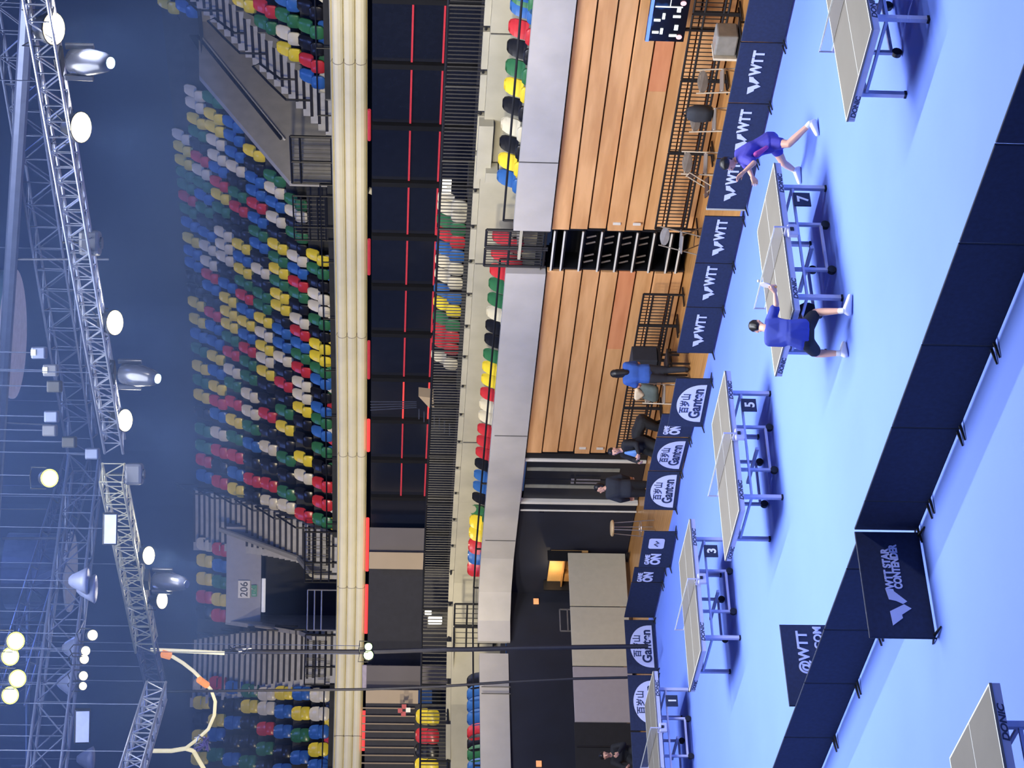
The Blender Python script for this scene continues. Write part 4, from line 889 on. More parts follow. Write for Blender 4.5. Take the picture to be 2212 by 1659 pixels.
# ---- player at the far end, leaning to the left
J = dict(head=PZ(1573, 354, 20.45), neck=PZ(1590, 347, 20.55), shl=PZ(1612, 345, 20.35), shr=PZ(1597, 331, 20.78), ell=PZ(1629, 352, 20.15), wrl=PZ(1606, 372, 20.02), hal=PZ(1592, 385, 19.96),
         elr=PZ(1618, 366, 20.45), wrr=PZ(1625, 382, 20.15), har=PZ(1630, 392, 20.05), pel=PZ(1661, 305, 20.78), hipl=PZ(1668, 310, 20.62), hipr=PZ(1666, 300, 20.90),
         knl=PZ(1704, 311, 20.45), knr=PZ(1692, 352, 20.75), anl=PZ(1750, 266, 20.60), anr=PZ(1724, 368, 20.85))
J['anl'].z = 0.11; J['anr'].z = max(0.10, J['anr'].z * .5)
J['tol'] = V(J['anl'].x - 0.02, J['anl'].y - 0.18, 0.038); J['tor'] = V(J['anr'].x - 0.06, J['anr'].y - 0.17, J['anr'].z - 0.062)
p2 = person('table_tennis_player', 'player in violet-blue kit leaning far forward at the right end of table 7', J, V(-0.35, -1, -0.25), PURPSH, PURPSH, SHOEW, hands=((0.25, V(-0.4, -1, 0.2)), (0.5, V(-1, 0, 0))), vox=0.012, short_len=.52)
fuse('shirt_side_stripe', [[(J['shl'].lerp(J['hipl'], 0.35) + V(.065, -.07, 0), 0.05), (J['shl'].lerp(J['hipl'], 0.75) + V(.07, -.06, 0), 0.03)]], 0.012, MAG, p2)
# ---- people behind the back row of barriers
def standing(base, face, hgt=1.68, arms=None, **kw):
    b = Vector((base[0], base[1], 0)); f = Vector((face[0], face[1], 0)).normalized(); r = f.cross(V(0, 0, 1)); k = hgt / 1.68
    P = lambda fx, rx, z: b + f * fx * k + r * rx * k + V(0, 0, z * k)
    J = dict(pel=P(0, 0, .92), neck=P(.02, 0, 1.40), head=P(.05, 0, 1.55), shl=P(.01, -.18, 1.35), shr=P(.01, .18, 1.35), hipl=P(0, -.09, .88), hipr=P(0, .09, .88), knl=P(.03, -.1, .48), knr=P(.03, .1, .48), anl=P(-.02, -.11, .1), anr=P(-.02, .11, .1), tol=P(.14, -.12, .038), tor=P(.14, .12, .038))
    a = arms or ((.05, -.27, 1.08), (.18, -.24, .88), (.24, -.23, .82), (.05, .27, 1.08), (.18, .24, .88), (.24, .23, .82))
    for nm_, q in zip(('ell', 'wrl', 'hal', 'elr', 'wrr', 'har'), a): J[nm_] = P(*q)
    return J, f
q = onY(1318, 807, 25.1)
J, f = standing((q.x + 0.02, 25.1), (-0.9, 0.35), 1.66, ((.10, -.25, 1.08), (.32, -.18, 1.02), (.40, -.16, 1.02), (.10, .25, 1.08), (.30, .16, 1.0), (.38, .14, 1.0)))
person('person', 'person standing with long black hair and a blue top, folding a coat behind the barriers', J, f + V(0, 0, -.3), BLUECL, DKCL, BLKCL, long_pants=True, hair='long', long_sleeve=False, vox=0.016, hvox=0.009)
q = onY(1368, 905, 25.3); b = V(q.x, 25.2, 0); f = V(-.75, -.55, 0).normalized(); r = f.cross(V(0, 0, 1)); P = lambda fx, rx, z: b + f * fx + r * rx + V(0, 0, z)
J = dict(pel=P(-.05, 0, .80), neck=P(.42, 0, .90), head=P(.55, 0, .82), shl=P(.36, -.18, .90), shr=P(.36, .18, .90), hipl=P(-.05, -.1, .78), hipr=P(-.05, .1, .78), knl=P(.08, -.12, .45), knr=P(.08, .12, .45), anl=P(-.08, -.12, .1), anr=P(-.08, .12, .1), tol=P(.1, -.13, .038), tor=P(.1, .13, .038),
         ell=P(.42, -.22, .62), wrl=P(.5, -.2, .40), hal=P(.53, -.18, .32), elr=P(.42, .22, .62), wrr=P(.5, .2, .40), har=P(.53, .18, .32))
p4 = person('person', 'person in a black tracksuit bending far down behind the GAME ON barrier', J, V(-.5, -.4, -1), BLKCL, BLKCL, BLKCL, long_pants=True, long_sleeve=True, vox=0.016, hvox=0.009)
q = onY(1326, 966, 24.35); b = V(q.x, 24.35, 0); f = V(.1, -1, 0).normalized(); r = f.cross(V(0, 0, 1)); P = lambda fx, rx, z: b + f * fx + r * rx + V(0, 0, z)
hz = q.z
J = dict(pel=P(-.1, 0, hz - .60), neck=P(.08, 0, hz - .16), head=P(.12, 0, hz - .0), shl=P(.05, -.18, hz - .22), shr=P(.05, .18, hz - .22), hipl=P(-.1, -.09, hz - .62), hipr=P(-.1, .09, hz - .62), knl=P(.10, -.13, .50), knr=P(.12, .13, .50), anl=P(-.02, -.14, .1), anr=P(.02, .14, .1), tol=P(.16, -.15, .038), tor=P(.2, .15, .038),
         ell=P(.12, -.26, hz - .45), wrl=P(.28, -.14, hz - .50), hal=P(.36, -.08, hz - .50), elr=P(.12, .26, hz - .45), wrr=P(.28, .16, hz - .55), har=P(.35, .10, hz - .57))
person('person', 'person in a black jacket over a light blue shirt beside the wooden bank', J, V(.5, -.8, -.15), BLKCL, BLKCL, BLKCL, long_pants=True, long_sleeve=True, vox=0.016, hvox=0.009)
fuse('shirt_front', [[(J['neck'] + f * .075 + V(0, 0, -.08), .03), (J['neck'] + f * .085 + V(0, 0, -.30) + r * .05, .05), (J['neck'] + f * .085 + V(0, 0, -.30) - r * .05, .05)]], 0.012, mat('light_blue_cloth', (.12, .26, .62), .8), [o for o in C.objects if o.get('label', '').startswith('person in a black jacket over')][0])
q = onY(1293, 1058, 24.7); J, f = standing((q.x, 24.75), (-.85, .5), q.z + .09)
person('person', 'person in dark clothing and a mask standing before the black double doors', J, V(-.5, -.6, -.2), DKCL, BLKCL, BLKCL, long_pants=True, long_sleeve=True, vox=0.016, hvox=0.009)
q = onX(1306, 1632, -42.0); b = V(-42.0, q.y, 0); f = V(.75, -.6, 0).normalized(); r = f.cross(V(0, 0, 1)); P = lambda fx, rx, z: b + f * fx + r * rx + V(0, 0, z)
hz = q.z
J = dict(pel=P(-.25, 0, hz - .58), neck=P(-.06, 0, hz - .16), head=P(0, 0, hz), shl=P(-.08, -.18, hz - .22), shr=P(-.08, .18, hz - .22), hipl=P(-.25, -.09, hz - .6), hipr=P(-.25, .09, hz - .6), knl=P(.18, -.13, .5), knr=P(.18, .13, .5), anl=P(.12, -.13, .1), anr=P(.12, .13, .1), tol=P(.28, -.14, .038), tor=P(.28, .14, .038),
         ell=P(.02, -.27, hz - .44), wrl=P(.22, -.12, hz - .30), hal=P(.29, -.06, hz - .24), elr=P(.05, .27, hz - .46), wrr=P(.26, .2, hz - .5), har=P(.34, .18, hz - .52))
person('person', 'person in black sitting behind the left end barriers, one hand near the chin', J, V(.9, -.4, -.3), BLKCL, BLKCL, BLKCL, long_pants=True, long_sleeve=True, vox=0.016, hvox=0.009)
t = thing('chair', 'black chair under the person sitting behind the left end barriers', 'chair', (b.x - .2, b.y, 0)); c_ = P(-.25, 0, 0); MB().box((c_.x, c_.y, hz - .75), (.42, .42, .05)).build('seat', BLACK, t)
for sx in (-1, 1):
    for sy in (-1, 1): MB().bar((c_.x + sx * .18, c_.y + sy * .18, 0), (c_.x + sx * .18, c_.y + sy * .18, hz - .77), .03).build('leg', BLACK, t)

# ================================================================ THINGS BEHIND THE BARRIERS
def folding_chair(label, c, rz, m1, m2, group=None, h=0.86):
    t = thing('folding_chair', label, 'chair', (c[0], c[1], 0), group); R_ = Matrix.Rotation(rz, 3, 'Z'); o = Vector((c[0], c[1], 0))
    P = lambda x, y, z: o + R_ @ V(x, y, z)          # faces -Y locally
    mb = MB()
    mb.prism([P(.2 * math.cos(a) * (1 if abs(math.sin(a)) < .9 else .9), .20 - .02 * math.cos(a) ** 2, h - .11 + .1 * math.sin(a)) for a in [2 * PI * k / 16 for k in range(16)]], R_ @ V(0, -1, .1), .02)
    mb.build('backrest', m1, t, smooth=False)
    mb = MB(); mb.prism([P(x, y, .45) for x, y in ((-.2, -.2), (.2, -.2), (.19, .16), (-.19, .16))], (0, 0, 1), .03); mb.build('seat', m1, t, bevel=.01)
    for s_ in (-1, 1):
        MB().tube([P(s_ * .21, .22, h), P(s_ * .21, -.24, .01)], .013, 6).build('leg', m2, t); MB().tube([P(s_ * .19, -.14, .46), P(s_ * .19, .24, .01)], .013, 6).build('leg', m2, t)
    mb = MB(); mb.tube([P(-.21, .2, .80), P(.21, .2, .80)], .01, 6); mb.tube([P(-.19, .17, .14), P(.19, .17, .14)], .01, 6); mb.build('crossbar', m2, t); return t
a = onY(1515, 165, 25.7); folding_chair('pale folding chair right of the backpack chair, behind the first WTT barrier', (a.x, 25.6), .9, GREYP, BEIGEP)
a = onY(1518, 250, 25.7); folding_chair('folding chair carrying a black backpack', (a.x, 25.6), .9, GREYP, BEIGEP)
p = V(a.x, 25.75, .48); t = bag('grey-black backpack on a folding chair behind the second WTT barrier', (p.x, p.y, .47), (.34, .22, .46), mat('backpack_cloth', (.035, .04, .055), .8, bump=.3), 'backpack')
a = onY(1475, 352, 25.6); folding_chair('pale folding chair between the backpack chair and the dark-seated chair', (a.x, 25.6), .8, GREYP, BEIGEP)
a = onY(1495, 410, 25.0); folding_chair('folding chair with a dark brown seat nearest the slim wooden gap', (a.x, 25.1), -.6, mat('brown_seat', (.05, .03, .03), .5), BEIGEP, h=.8)
a = onY(1445, 520, 26.4); folding_chair('grey see-through folding chair standing before the black steps', (a.x, 26.4), .4, mat('smoke_plastic', (.30, .30, .33), .3), GREYP)
a = onY(1370, 850, 25.2); folding_chair('folding chair draped with a coat beside the standing person', (a.x, 25.2), .9, GREYP, BEIGEP)
t = thing('coat', 'cream and grey-green coat hung over a folding chair beside the standing person', 'coat', (a.x, 25.2, .5)); fuse('coat_body', [[(V(a.x - .12, 25.3, .95), .08), (V(a.x + .14, 25.3, .93), .08), (V(a.x - .15, 25.2, .62), .10), (V(a.x + .16, 25.2, .66), .10)]], .02, mat('coat_grey', (.10, .13, .13), .9, bump=.3), t)
fuse('lining', [[(V(a.x - .16, 25.2, 1.0), .06), (V(a.x + .12, 25.2, 1.02), .06), (V(a.x - .02, 25.2, .9), .06)]], .02, mat('coat_cream', (.7, .58, .42), .9), t)
# wrapped box on a chair at the right
a = onY(1565, 85, 25.5); t = thing('wrapped_box', 'grey box wrapped in clear film, right of the pale folding chair', 'box', (a.x, 25.5, .2))
mb = MB(); mb.box((a.x, 25.5, a.z - .02), (.46, .36, .38)); mb.build('carton', mat('film_grey', (.28, .28, .27), .25), t, bevel=.03); MB().box((a.x - .26, 25.45, a.z - .03), (.05, .38, .42)).build('film_fold', mat('film_white', (.75, .72, .62), .4), t)
t2 = thing('low_stand', 'dark low stand under the wrapped box', 'stand', (a.x, 25.5, 0)); zt = a.z - .22
MB().box((a.x, 25.5, zt - .02), (.6, .42, .03)).build('shelf', BLACK, t2)
for sx in (-1, 1):
    for sy in (-1, 1): MB().bar((a.x + sx * .26, 25.5 + sy * .17, 0), (a.x + sx * .26, 25.5 + sy * .17, zt - .03), .03).build('leg', BLACK, t2)
# crowd fences leaning at the wooden banks
def fence(label, xa, xb):
    t = railing('crowd_fence', label, 'fence', [(xa, 27.05, .0), (xb, 27.05, .0)], .88, .105, .024, 'crowd fences along the wooden banks', rails=(1.0, .76, .36, .27), post=99, bars_r=.0135)
    for x in (xa + .06, xb - .06) if xa < xb else (xa - .06, xb + .06):
        MB().box((x, 27.05, .015), (.06, .5, .03)).build('foot', BLACK, t)
    return t
edges = [-22.0, -23.35, -24.9, -26.6, -28.6, -30.9]
for i, (a_, b_) in enumerate(zip(edges, edges[1:])): fence('black crowd fence panel before the long wooden bank, %s from the black steps' % ORD[4 - i], a_ - .02, b_ + .02)
edges = [-33.0, -34.1, -35.35, -37.2, -39.1]
for i, (a_, b_) in enumerate(zip(edges, edges[1:])): fence('black crowd fence panel before the shorter wooden bank, %s from the black steps' % ORD[i], a_ - .02, b_ + .02)
a = onY(1387, 782, 26.4); t = thing('flight_case', 'charcoal equipment case standing before the shorter wooden bank', 'case', (a.x, 26.4, 0))
b = onY(1362, 782, 26.4); mb = MB(); mb.box((a.x, 26.4, b.z - .28), (.62, .4, .56)); mb.build('case_body', DKCL, t, bevel=.02); MB().box((a.x, 26.4, b.z - .60), (.66, .44, .06)).build('base_plate', BLACK, t)
for sx in (-1, 1): MB().bar((a.x + sx * .28, 26.4, 0), (a.x + sx * .28, 26.4, b.z - .63), .04).build('leg', BLACK, t)
a = onY(1440, 785, 25.4); t = thing('side_table', 'small dark side table with odds and ends by the wide wooden gap', 'table', (a.x, 25.4, 0)); MB().box((a.x, 25.4, a.z), (.5, .4, .04)).build('table_top', BLACK, t)
for sx in (-1, 1):
    for sy in (-1, 1): MB().bar((a.x + sx * .2, 25.4 + sy * .15, 0), (a.x + sx * .2, 25.4 + sy * .15, a.z - .02), .03).build('leg', BLACK, t)
# stool
a = onY(1322, 1141, 25.3); t = thing('bar_stool', 'tall bar stool with a round pale wooden seat in front of the dark wall', 'stool', (a.x, 25.3, 0)); z = a.z
MB().tube([(a.x, 25.3, z - .03), (a.x, 25.3, z), (a.x, 25.3, z + .03)], [.19, .2, .17], 20).build('seat', wood_mat('stool_wood', (.6, .42, .2), (.75, .55, .3), 3, 3, 3), t)
for k in range(4):
    c_, s_ = math.cos(PI / 4 + k * PI / 2), math.sin(PI / 4 + k * PI / 2); MB().tube([(a.x + c_ * .13, 25.3 + s_ * .13, z - .03), (a.x + c_ * .21, 25.3 + s_ * .21, 0)], .012, 6).build('leg', CHROME, t)
MB().tube([(a.x + .185 * math.cos(q), 25.3 + .185 * math.sin(q), .32) for q in [2 * PI * k / 20 for k in range(21)]], .01, 6).build('foot_ring', CHROME, t)
# score screen
SCR = bpy.data.materials.new('score_screen'); SCR.use_nodes = True; nt = SCR.node_tree; b = nt.nodes['Principled BSDF']; b.inputs['Base Color'].default_value = (.005, .006, .01, 1); b.inputs['Roughness'].default_value = .2
tc = nt.nodes.new('ShaderNodeTexCoord'); nz = nt.nodes.new('ShaderNodeTexNoise'); nz.inputs['Scale'].default_value = 1.6; rp = nt.nodes.new('ShaderNodeValToRGB')
rp.color_ramp.elements[0].position = .52; rp.color_ramp.elements[0].color = (.001, .001, .004, 1); rp.color_ramp.elements[1].position = .62; rp.color_ramp.elements[1].color = (.02, .10, .42, 1)
nt.links.new(tc.outputs['Object'], nz.inputs['Vector']); nt.links.new(nz.outputs['Fac'], rp.inputs['Fac']); nt.links.new(rp.outputs['Color'], b.inputs['Emission Color']); b.inputs['Emission Strength'].default_value = 1.0
SW = mat('screen_white', (.8, .9, .9), .4, emit=(.9, 1, 1), es=1.3); SP = mat('screen_pink', (.8, .4, .45), .4, emit=(1, .55, .6), es=.9); SB = mat('screen_blue', (.1, .2, .8), .4, emit=(.16, .30, 1.0), es=1.0)
t = thing('score_screen', 'large lit score screen at the right edge in front of the wooden bank', 'screen', (-24.5, 27.0, 0.9)); xl, xr, z0, z1 = -25.58, -22.6, .98, 1.70
MB().box(((xl + xr) / 2, 27.04, (z0 + z1) / 2), (xr - xl, .06, z1 - z0)).build('display', SCR, t); MB().box(((xl + xr) / 2, 27.0, z1 - .04), (xr - xl, .015, .06)).build('top_band', SB, t)
mb = MB()
for x, z, w_, h_ in ((-25.35, 1.53, .05, .12), (-25.05, 1.53, .05, .12), (-25.32, 1.42, .14, .05), (-24.95, 1.42, .14, .05), (-25.42, 1.20, .05, .14), (-25.22, 1.16, .12, .07), (-24.95, 1.18, .05, .14), (-24.78, 1.16, .12, .07), (-24.5, 1.50, .05, .2), (-24.3, 1.40, .14, .05), (-24.4, 1.15, .05, .14), (-24.72, 1.35, .02, .5), (-24.1, 1.5, .12, .06), (-23.9, 1.2, .12, .06), (-23.5, 1.45, .2, .06), (-23.2, 1.2, .16, .06)):
    MB().box((x, 27.0, z), (w_, .012, h_)).build('readout', SW, t)
for x, z in ((-25.45, 1.08), (-24.62, 1.10), (-23.7, 1.08)): MB().tube([(x, 27.0, z), (x, 26.99, z)], .055, 12).build('marker', SP, t)
MB().box((-24.2, 27.0, 1.33), (1.0, .01, .012)).build('readout', SW, t)
for x in (-25.3, -23.0): MB().bar((x, 27.05, 0), (x, 27.05, .98), .05).build('stand_leg', BLACK, t)
# ================================================================ THE RIG
def truss(label, A, B, w, m_, step=0.5, group=None, nm='truss', h=None, r=0.026):
    A = Vector(A); B = Vector(B); d = (B - A).normalized(); s = d.cross(V(0, 0, 1)).normalized(); u = s.cross(d); h = h or w
    t = thing(nm, label, 'truss', tuple(A), group); cs = [(-w / 2, -h / 2), (w / 2, -h / 2), (w / 2, h / 2), (-w / 2, h / 2)]; P = lambda l, c: A + d * l + s * c[0] + u * c[1]; L = (B - A).length
    for c in cs: MB().tube([P(0, c), P(L, c)], r, 8).build('chord', m_, t)
    mb = MB(); n = max(1, int(L / step)); st = L / n
    for i in range(n):
        for a, b in ((0, 1), (1, 2), (2, 3), (3, 0)):
            c1, c2 = (cs[a], cs[b]) if i % 2 == 0 else (cs[b], cs[a]); mb.tube([P(i * st, c1), P((i + 1) * st, c2)], r * .5, 5, caps=False)
        for a, b in ((0, 1), (1, 2), (2, 3), (3, 0)): mb.tube([P(i * st, cs[a]), P(i * st, cs[b])], r * .45, 5, caps=False)
    mb.build('lattice', m_, t)
    for f_ in (.12, .5, .88): q = P(L * f_, (0, h / 2)); MB().tube([q, V(q.x, q.y, 23.99)], .01, 5).build('suspension_wire', DSTEEL, t)
    return t
def wire(t, p): MB().tube([p, V(p[0], p[1], 23.99)], .008, 5).build('suspension_wire', DSTEEL, t)
ST2 = mat('truss_aluminium_lit', (.55, .53, .40), .3, metal=.6, var=.1)  # warm light on this truss put into a paler metal colour
truss('bright lattice truss running from the upper right, carrying the first four floods', (-12, 21.5, 11.36), (-31.1, 21.5, 11.42), .34, STEEL, .34, nm='lighting_truss')
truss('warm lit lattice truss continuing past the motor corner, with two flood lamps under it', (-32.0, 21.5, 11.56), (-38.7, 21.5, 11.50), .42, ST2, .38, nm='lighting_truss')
truss('unlit lattice truss piece beyond the warm lit one', (-38.8, 21.5, 11.5), (-40.6, 21.5, 11.45), .36, DSTEEL, .38, nm='lighting_truss')  # lack of light put into a darker steel colour
a, b = onz(338, 1492, 10.6), onz(288, 1659, 10.6); d = (b - a).normalized(); truss('pale lattice truss coming forward at the lower left', a, b + d * 2.0, .36, STEEL, .38, nm='lighting_truss')
a, b = onY(20, -20, 24.5), onY(178, 960, 24.5); truss('dim grey truss running behind the bright one', a, b, .55, DSTEEL, .6, nm='lighting_truss')
a, b = onz(186, 1000, 12.6), onz(98, 1680, 12.6); truss('dark truss slanting forward across the upper left', a, b, .62, DSTEEL, .7, nm='lighting_truss', r=.032)
a, b = onz(170, 1000, 14.2), onz(20, 1500, 14.2); truss('faint dark truss high above, slanting to the top', a, b, .6, DSTEEL, .7, nm='lighting_truss')
RIMW = mat('lamp_glare_warm', (1, .8, .4), .4, emit=(1, .80, .42), es=1.5); RIMY = mat('lamp_glare_yellow', (.8, .8, .1), .4, emit=(.80, .85, .12), es=1.2)  # glowing ring paints the coloured glare around each lens
def can(label, p, aim, r, L, lens, m_=BLACK, group=None, yoke=None, name='flood_lamp'):
    p = Vector(p); aim = Vector(aim).normalized(); t = thing(name, label, 'lamp', tuple(p), group)
    MB().tube([p - aim * L, p - aim * L * .7, p - aim * 0.02, p], [r * .55, r * .8, r * 1.02, r * 1.04], 20).build('housing', m_, t, smooth=True)
    MB().tube([p - aim * .01, p + aim * .012], r * .80, 20).build('lens', lens, t)
    if lens in (GLOW, GLOWY): MB().tube([p - aim * .012, p + aim * .008], r * .97, 20).build('glare_ring', RIMY if lens is GLOWY else RIMW, t)
    if yoke is not None:
        s = aim.cross(V(0, 0, 1)); s = s.normalized() if s.length > .1 else V(1, 0, 0); y = Vector(yoke); c = p - aim * L * .5
        MB().tube([c + s * (r + .02), c + s * (r + .02) + V(0, 0, r + .1), y, c - s * (r + .02) + V(0, 0, r + .1), c - s * (r + .02)], .012, 6).build('yoke', BLACK, t)
    if group != 'flood lamps under the main truss': wire(t, Vector(yoke) if yoke is not None else p)
    return t
toE = lambda p: (EYE - Vector(p)).normalized()
for i, (x, y) in enumerate(((116, 62), (175, 275), (248, 697), (270, 908), (321, 1200), (350, 1297))):
    p = onY(x, y, 21.5); aim = toE(p) * .5 + V(0, 0, -.72)
    can('glaring round flood lamp under the main truss, %s from the right' % ORD[i], p, aim, (.24, .24, .22, .21, .19, .18)[i], .3, GLOW, group='flood lamps under the main truss', yoke=V(p.x, 21.5, 11.25))
for i, (x, y, nm_) in enumerate(((107, 1033, 'yellow lamp hanging left of the motor corner'),)):
    p = onY(x, y, 20); can('glaring ' + nm_, p, toE(p) * .7 + V(0, 0, -.3), .17, .3, GLOWY, yoke=p + V(0, .05, .35))
for i, (x, y, r) in enumerate(((34, 1385, .17), (22, 1418, .17), (38, 1466, .17), (22, 1502, .17))):
    p = onY(x, y, 17.5); can('glaring yellow lamp in the cluster at the top left corner, %s from the right' % ORD[i], p, toE(p) * .7 + V(0, 0, -.3), r, .25, GLOWY, yoke=p + V(0, .05, .35), group='yellow lamps at the top left')
for i, (x, y, r) in enumerate(((200, 1372, .10), (185, 1406, .09), (182, 1424, .09), (180, 1460, .09), (179, 1482, .08))):
    p = onY(x, y, 18.5); can('small bright lamp hanging left of the dark slanting truss, %s from the right' % ORD[i], p, toE(p) * .7 + V(0, 0, -.3), r, .22, GLOW, yoke=p + V(0, .03, .3), group='small lamps at the upper left')
# moving heads
MH = mat('moving_head_shell', (.05, .055, .08), .25, metal=.3)
def moving_head(label, x, y, x2, y2, lens=True):
    a, b = onY(x, y, 21.5), onY(x2, y2, 21.2); d = (b - a).normalized(); t = thing('moving_head_lamp', label, 'lamp', tuple(a), 'moving head lamps'); L = (b - a).length
    MB().tube([a, a + d * L * .08, a + d * L * .5, a + d * L * .85, b], [.12, .19, .20, .15, .10], 18).build('head', MH, t, smooth=True); MB().tube([b, b + d * .02], .085, 16).build('lens', GLOWS if lens else MH, t)
    s = d.cross(V(1, .2, 0)).normalized(); s = V(.6, .8, 0).normalized(); top = V(a.x, a.y, a.z + .16)
    for sg in (-1, 1): MB().box(a + d * L * .28 + s * sg * .23 + V(0, 0, .03), (.10, .05, .42)).build('yoke_arm', MH, t, bevel=.01)
    MB().box(top, (.36, .30, .10)).build('base', BLACK, t, bevel=.01); MB().tube([top, V(top.x, top.y, 11.25)], .03, 8).build('clamp', BLACK, t); return t
moving_head('moving head lamp between the first two flood lamps at the upper right', 152, 133, 238, 136)
moving_head('moving head lamp between the third and fourth flood lamps', 262, 805, 340, 818)
moving_head('moving head lamp between the last two flood lamps', 335, 1252, 402, 1262, False)
SHELL = mat('fixture_grey', (.07, .075, .10), .4)
for i, (x, y, l_) in enumerate(((195, 525, 'pale boxy fixture clamped at the first bend of the bright truss'), (290, 1024, 'pale hooded fixture below the motor corner'))):
    p = onY(x, y, 21.6); t = thing('boxy_fixture', l_, 'lamp', tuple(p)); MB().box(p, (.42, .3, .34), 0, (RR, FW, UU)).build('housing', SHELL, t, bevel=.06); MB().tube([p + V(0, 0, .17), p + V(0, 0, .45)], .02, 6).build('clamp', BLACK, t); MB().tube([p - UU * .17, p - UU * .2], .1, 14).build('lens', MH, t)
# panel fixtures with pale fronts
PF = mat('panel_front', (.45, .5, .8), .4, emit=(.35, .42, .85), es=.3)
def panel(l_, x, y, w_, h_, Y, tilt=.25):
    p = onY(x, y, Y); t = thing('panel_light', l_, 'lamp', tuple(p)); n = (-FW + V(0, 0, -tilt)).normalized(); r = n.cross(V(0, 0, 1)).normalized(); u = r.cross(n)
    MB().box(p - n * .12, (w_ + .06, h_ + .06, .22), 0, (r, u, n)).build('housing', BLACK, t, bevel=.02); MB().box(p, (w_, h_, .02), 0, (r, u, n)).build('front', PF, t); wire(t, p - n * .15)
panel('box light with a pale blue front right of the warm lit truss', 238, 1143, .55, .22, 20.5); panel('box light with a pale blue front at the far lower left of the rig', 178, 1570, .62, .26, 18.5)
# hanging round reflectors
RF = mat('reflector_grey', (.14, .16, .26), .4)
for i, (x, y, r) in enumerate(((172, 1400, .30), (160, 1475, .32), (188, 1255, .26), (200, 1640, .28), (205, 1272, .28))):
    p = onY(x, y, 19.5); t = thing('bell_reflector', 'grey bell-shaped reflector hanging in the dark rig, %s from the %s' % (ORD[i], 'main group'), 'lamp', tuple(p), None)
    t['label'] = ['grey bell reflector beside the small bright lamps', 'grey bell reflector below the first one, nearer the left edge', 'small grey bell reflector behind the dark slanting truss', 'grey bell reflector at the lowest left of the rig', 'tall grey glassy reflector beside the dark slanting truss'][i]
    MB().tube([p + V(0, 0, .34), p + V(0, 0, .28), p + V(0, 0, .1), p, p - V(0, 0, .02)], [.06, .12, r * .8, r, r * .9], 20).build('shade', RF, t, smooth=True); wire(t, p + V(0, 0, .34))
# drum at the top edge and dim duct drum
DR = mat('drum_shell', (.12, .22, .22), .3, var=.05); DB = mat('drum_base', (.42, .38, .40), .7, emit=(.5, .45, .5), es=.12)  # weak emission paints light onto the drum underside, no lamp
c = onY(26, 721, 27); r = 1.42
t = thing('hanging_drum', 'large round drum with a pale underside at the top edge', 'drum', tuple(c)); MB().tube([c, c + V(0, 0, 2.2)], r * .98, 40).build('shell', DR, t, smooth=False); MB().tube([c - V(0, 0, .06), c], r, 40).build('underside', DB, t)
c = onY(150, 1235, 26); t = thing('hanging_drum', 'dim grey drum behind the dark slanting truss', 'drum', tuple(c)); MB().tube([c, c + V(0, 0, 1.5)], .95, 36).build('shell', DSTEEL, t); MB().tube([c - V(0, 0, .05), c], 1.0, 36).build('underside', mat('drum_base_dim', (.30, .30, .34), .7, emit=(.4, .42, .5), es=.12), t)  # underside brightened by the same weak painted glow
# cables
def cable(label, pts, r, m_, nm='cable'):
    o = MB().tube(pts, r, 8).build(nm, m_, at=pts[0]); return tag(o, label, 'cable')
CAB = mat('cable_black', (.012, .013, .022), .6); CABW = mat('cable_pale_lit', (.85, .78, .50), .5, emit=(1, .9, .5), es=.55); CABO = mat('cable_orange_lit', (.9, .25, .05), .5, emit=(1, .35, .05), es=.6)  # lamp light on pale and orange cables painted as emission
cable('thick black cable hanging straight down from the rig past the green lamps', [onY(480, 1407, 22), onY(600, 1408, 22), onY(800, 1408, 22), onY(960, 1403, 22), onY(1010, 1403, 22), onY(1120, 1400, 22), onY(1400, 1396, 22)], .055, CAB)
cable('thinner black cable hanging beside it, slanting slightly', [onY(345, 1494, 21.8), onY(620, 1491, 21.8), onY(790, 1489, 21.8), onY(950, 1483, 21.8), onY(1100, 1473, 21.8), onY(1240, 1466, 21.8), onY(1425, 1462, 21.8)], .032, CAB)
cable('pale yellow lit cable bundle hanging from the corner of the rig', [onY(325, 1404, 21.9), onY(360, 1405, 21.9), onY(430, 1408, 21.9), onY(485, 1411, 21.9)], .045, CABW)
t = thing('cable_connector', 'orange cable connector at the top of the pale cable bundle', 'connector', tuple(onY(360, 1412, 21.8))); MB().tube([onY(350, 1412, 21.8), onY(368, 1417, 21.8)], .09, 10).build('plug', CABO, t)
t = thing('cable_connector', 'orange cable connector halfway down the drooping cable', 'connector', tuple(onY(440, 1474, 21.8))); MB().tube([onY(430, 1468, 21.8), onY(447, 1480, 21.8)], .08, 10).build('plug', CABO, t)
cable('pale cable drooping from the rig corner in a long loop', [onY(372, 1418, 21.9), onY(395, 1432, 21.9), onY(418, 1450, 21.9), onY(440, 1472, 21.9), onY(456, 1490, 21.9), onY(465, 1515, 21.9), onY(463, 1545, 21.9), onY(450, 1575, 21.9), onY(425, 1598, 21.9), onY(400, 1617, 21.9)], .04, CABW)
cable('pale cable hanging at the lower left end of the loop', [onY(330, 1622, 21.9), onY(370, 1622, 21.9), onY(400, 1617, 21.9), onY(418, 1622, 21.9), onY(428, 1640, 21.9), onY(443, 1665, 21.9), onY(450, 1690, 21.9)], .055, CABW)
t = thing('cable_tangle', 'tangle of dark violet cable and clear wrap hanging at the lower left', 'cable', tuple(onY(435, 1610, 21.8))); random.seed(3)
for k in range(7):
    q = [onY(425 + random.uniform(-6, 30), 1605 + random.uniform(-18, 18), 21.8 + random.uniform(-.1, .1)) for _ in range(5)]; MB().tube(q, .02, 6).build('strand', [mat('strand_violet', (.2, .16, .5), .3), CHROME][k % 2], t)
t = thing('cable_tangle', 'small knot of shiny cable clips on the thick black cable', 'cable', tuple(onY(520, 1405, 21.9)))
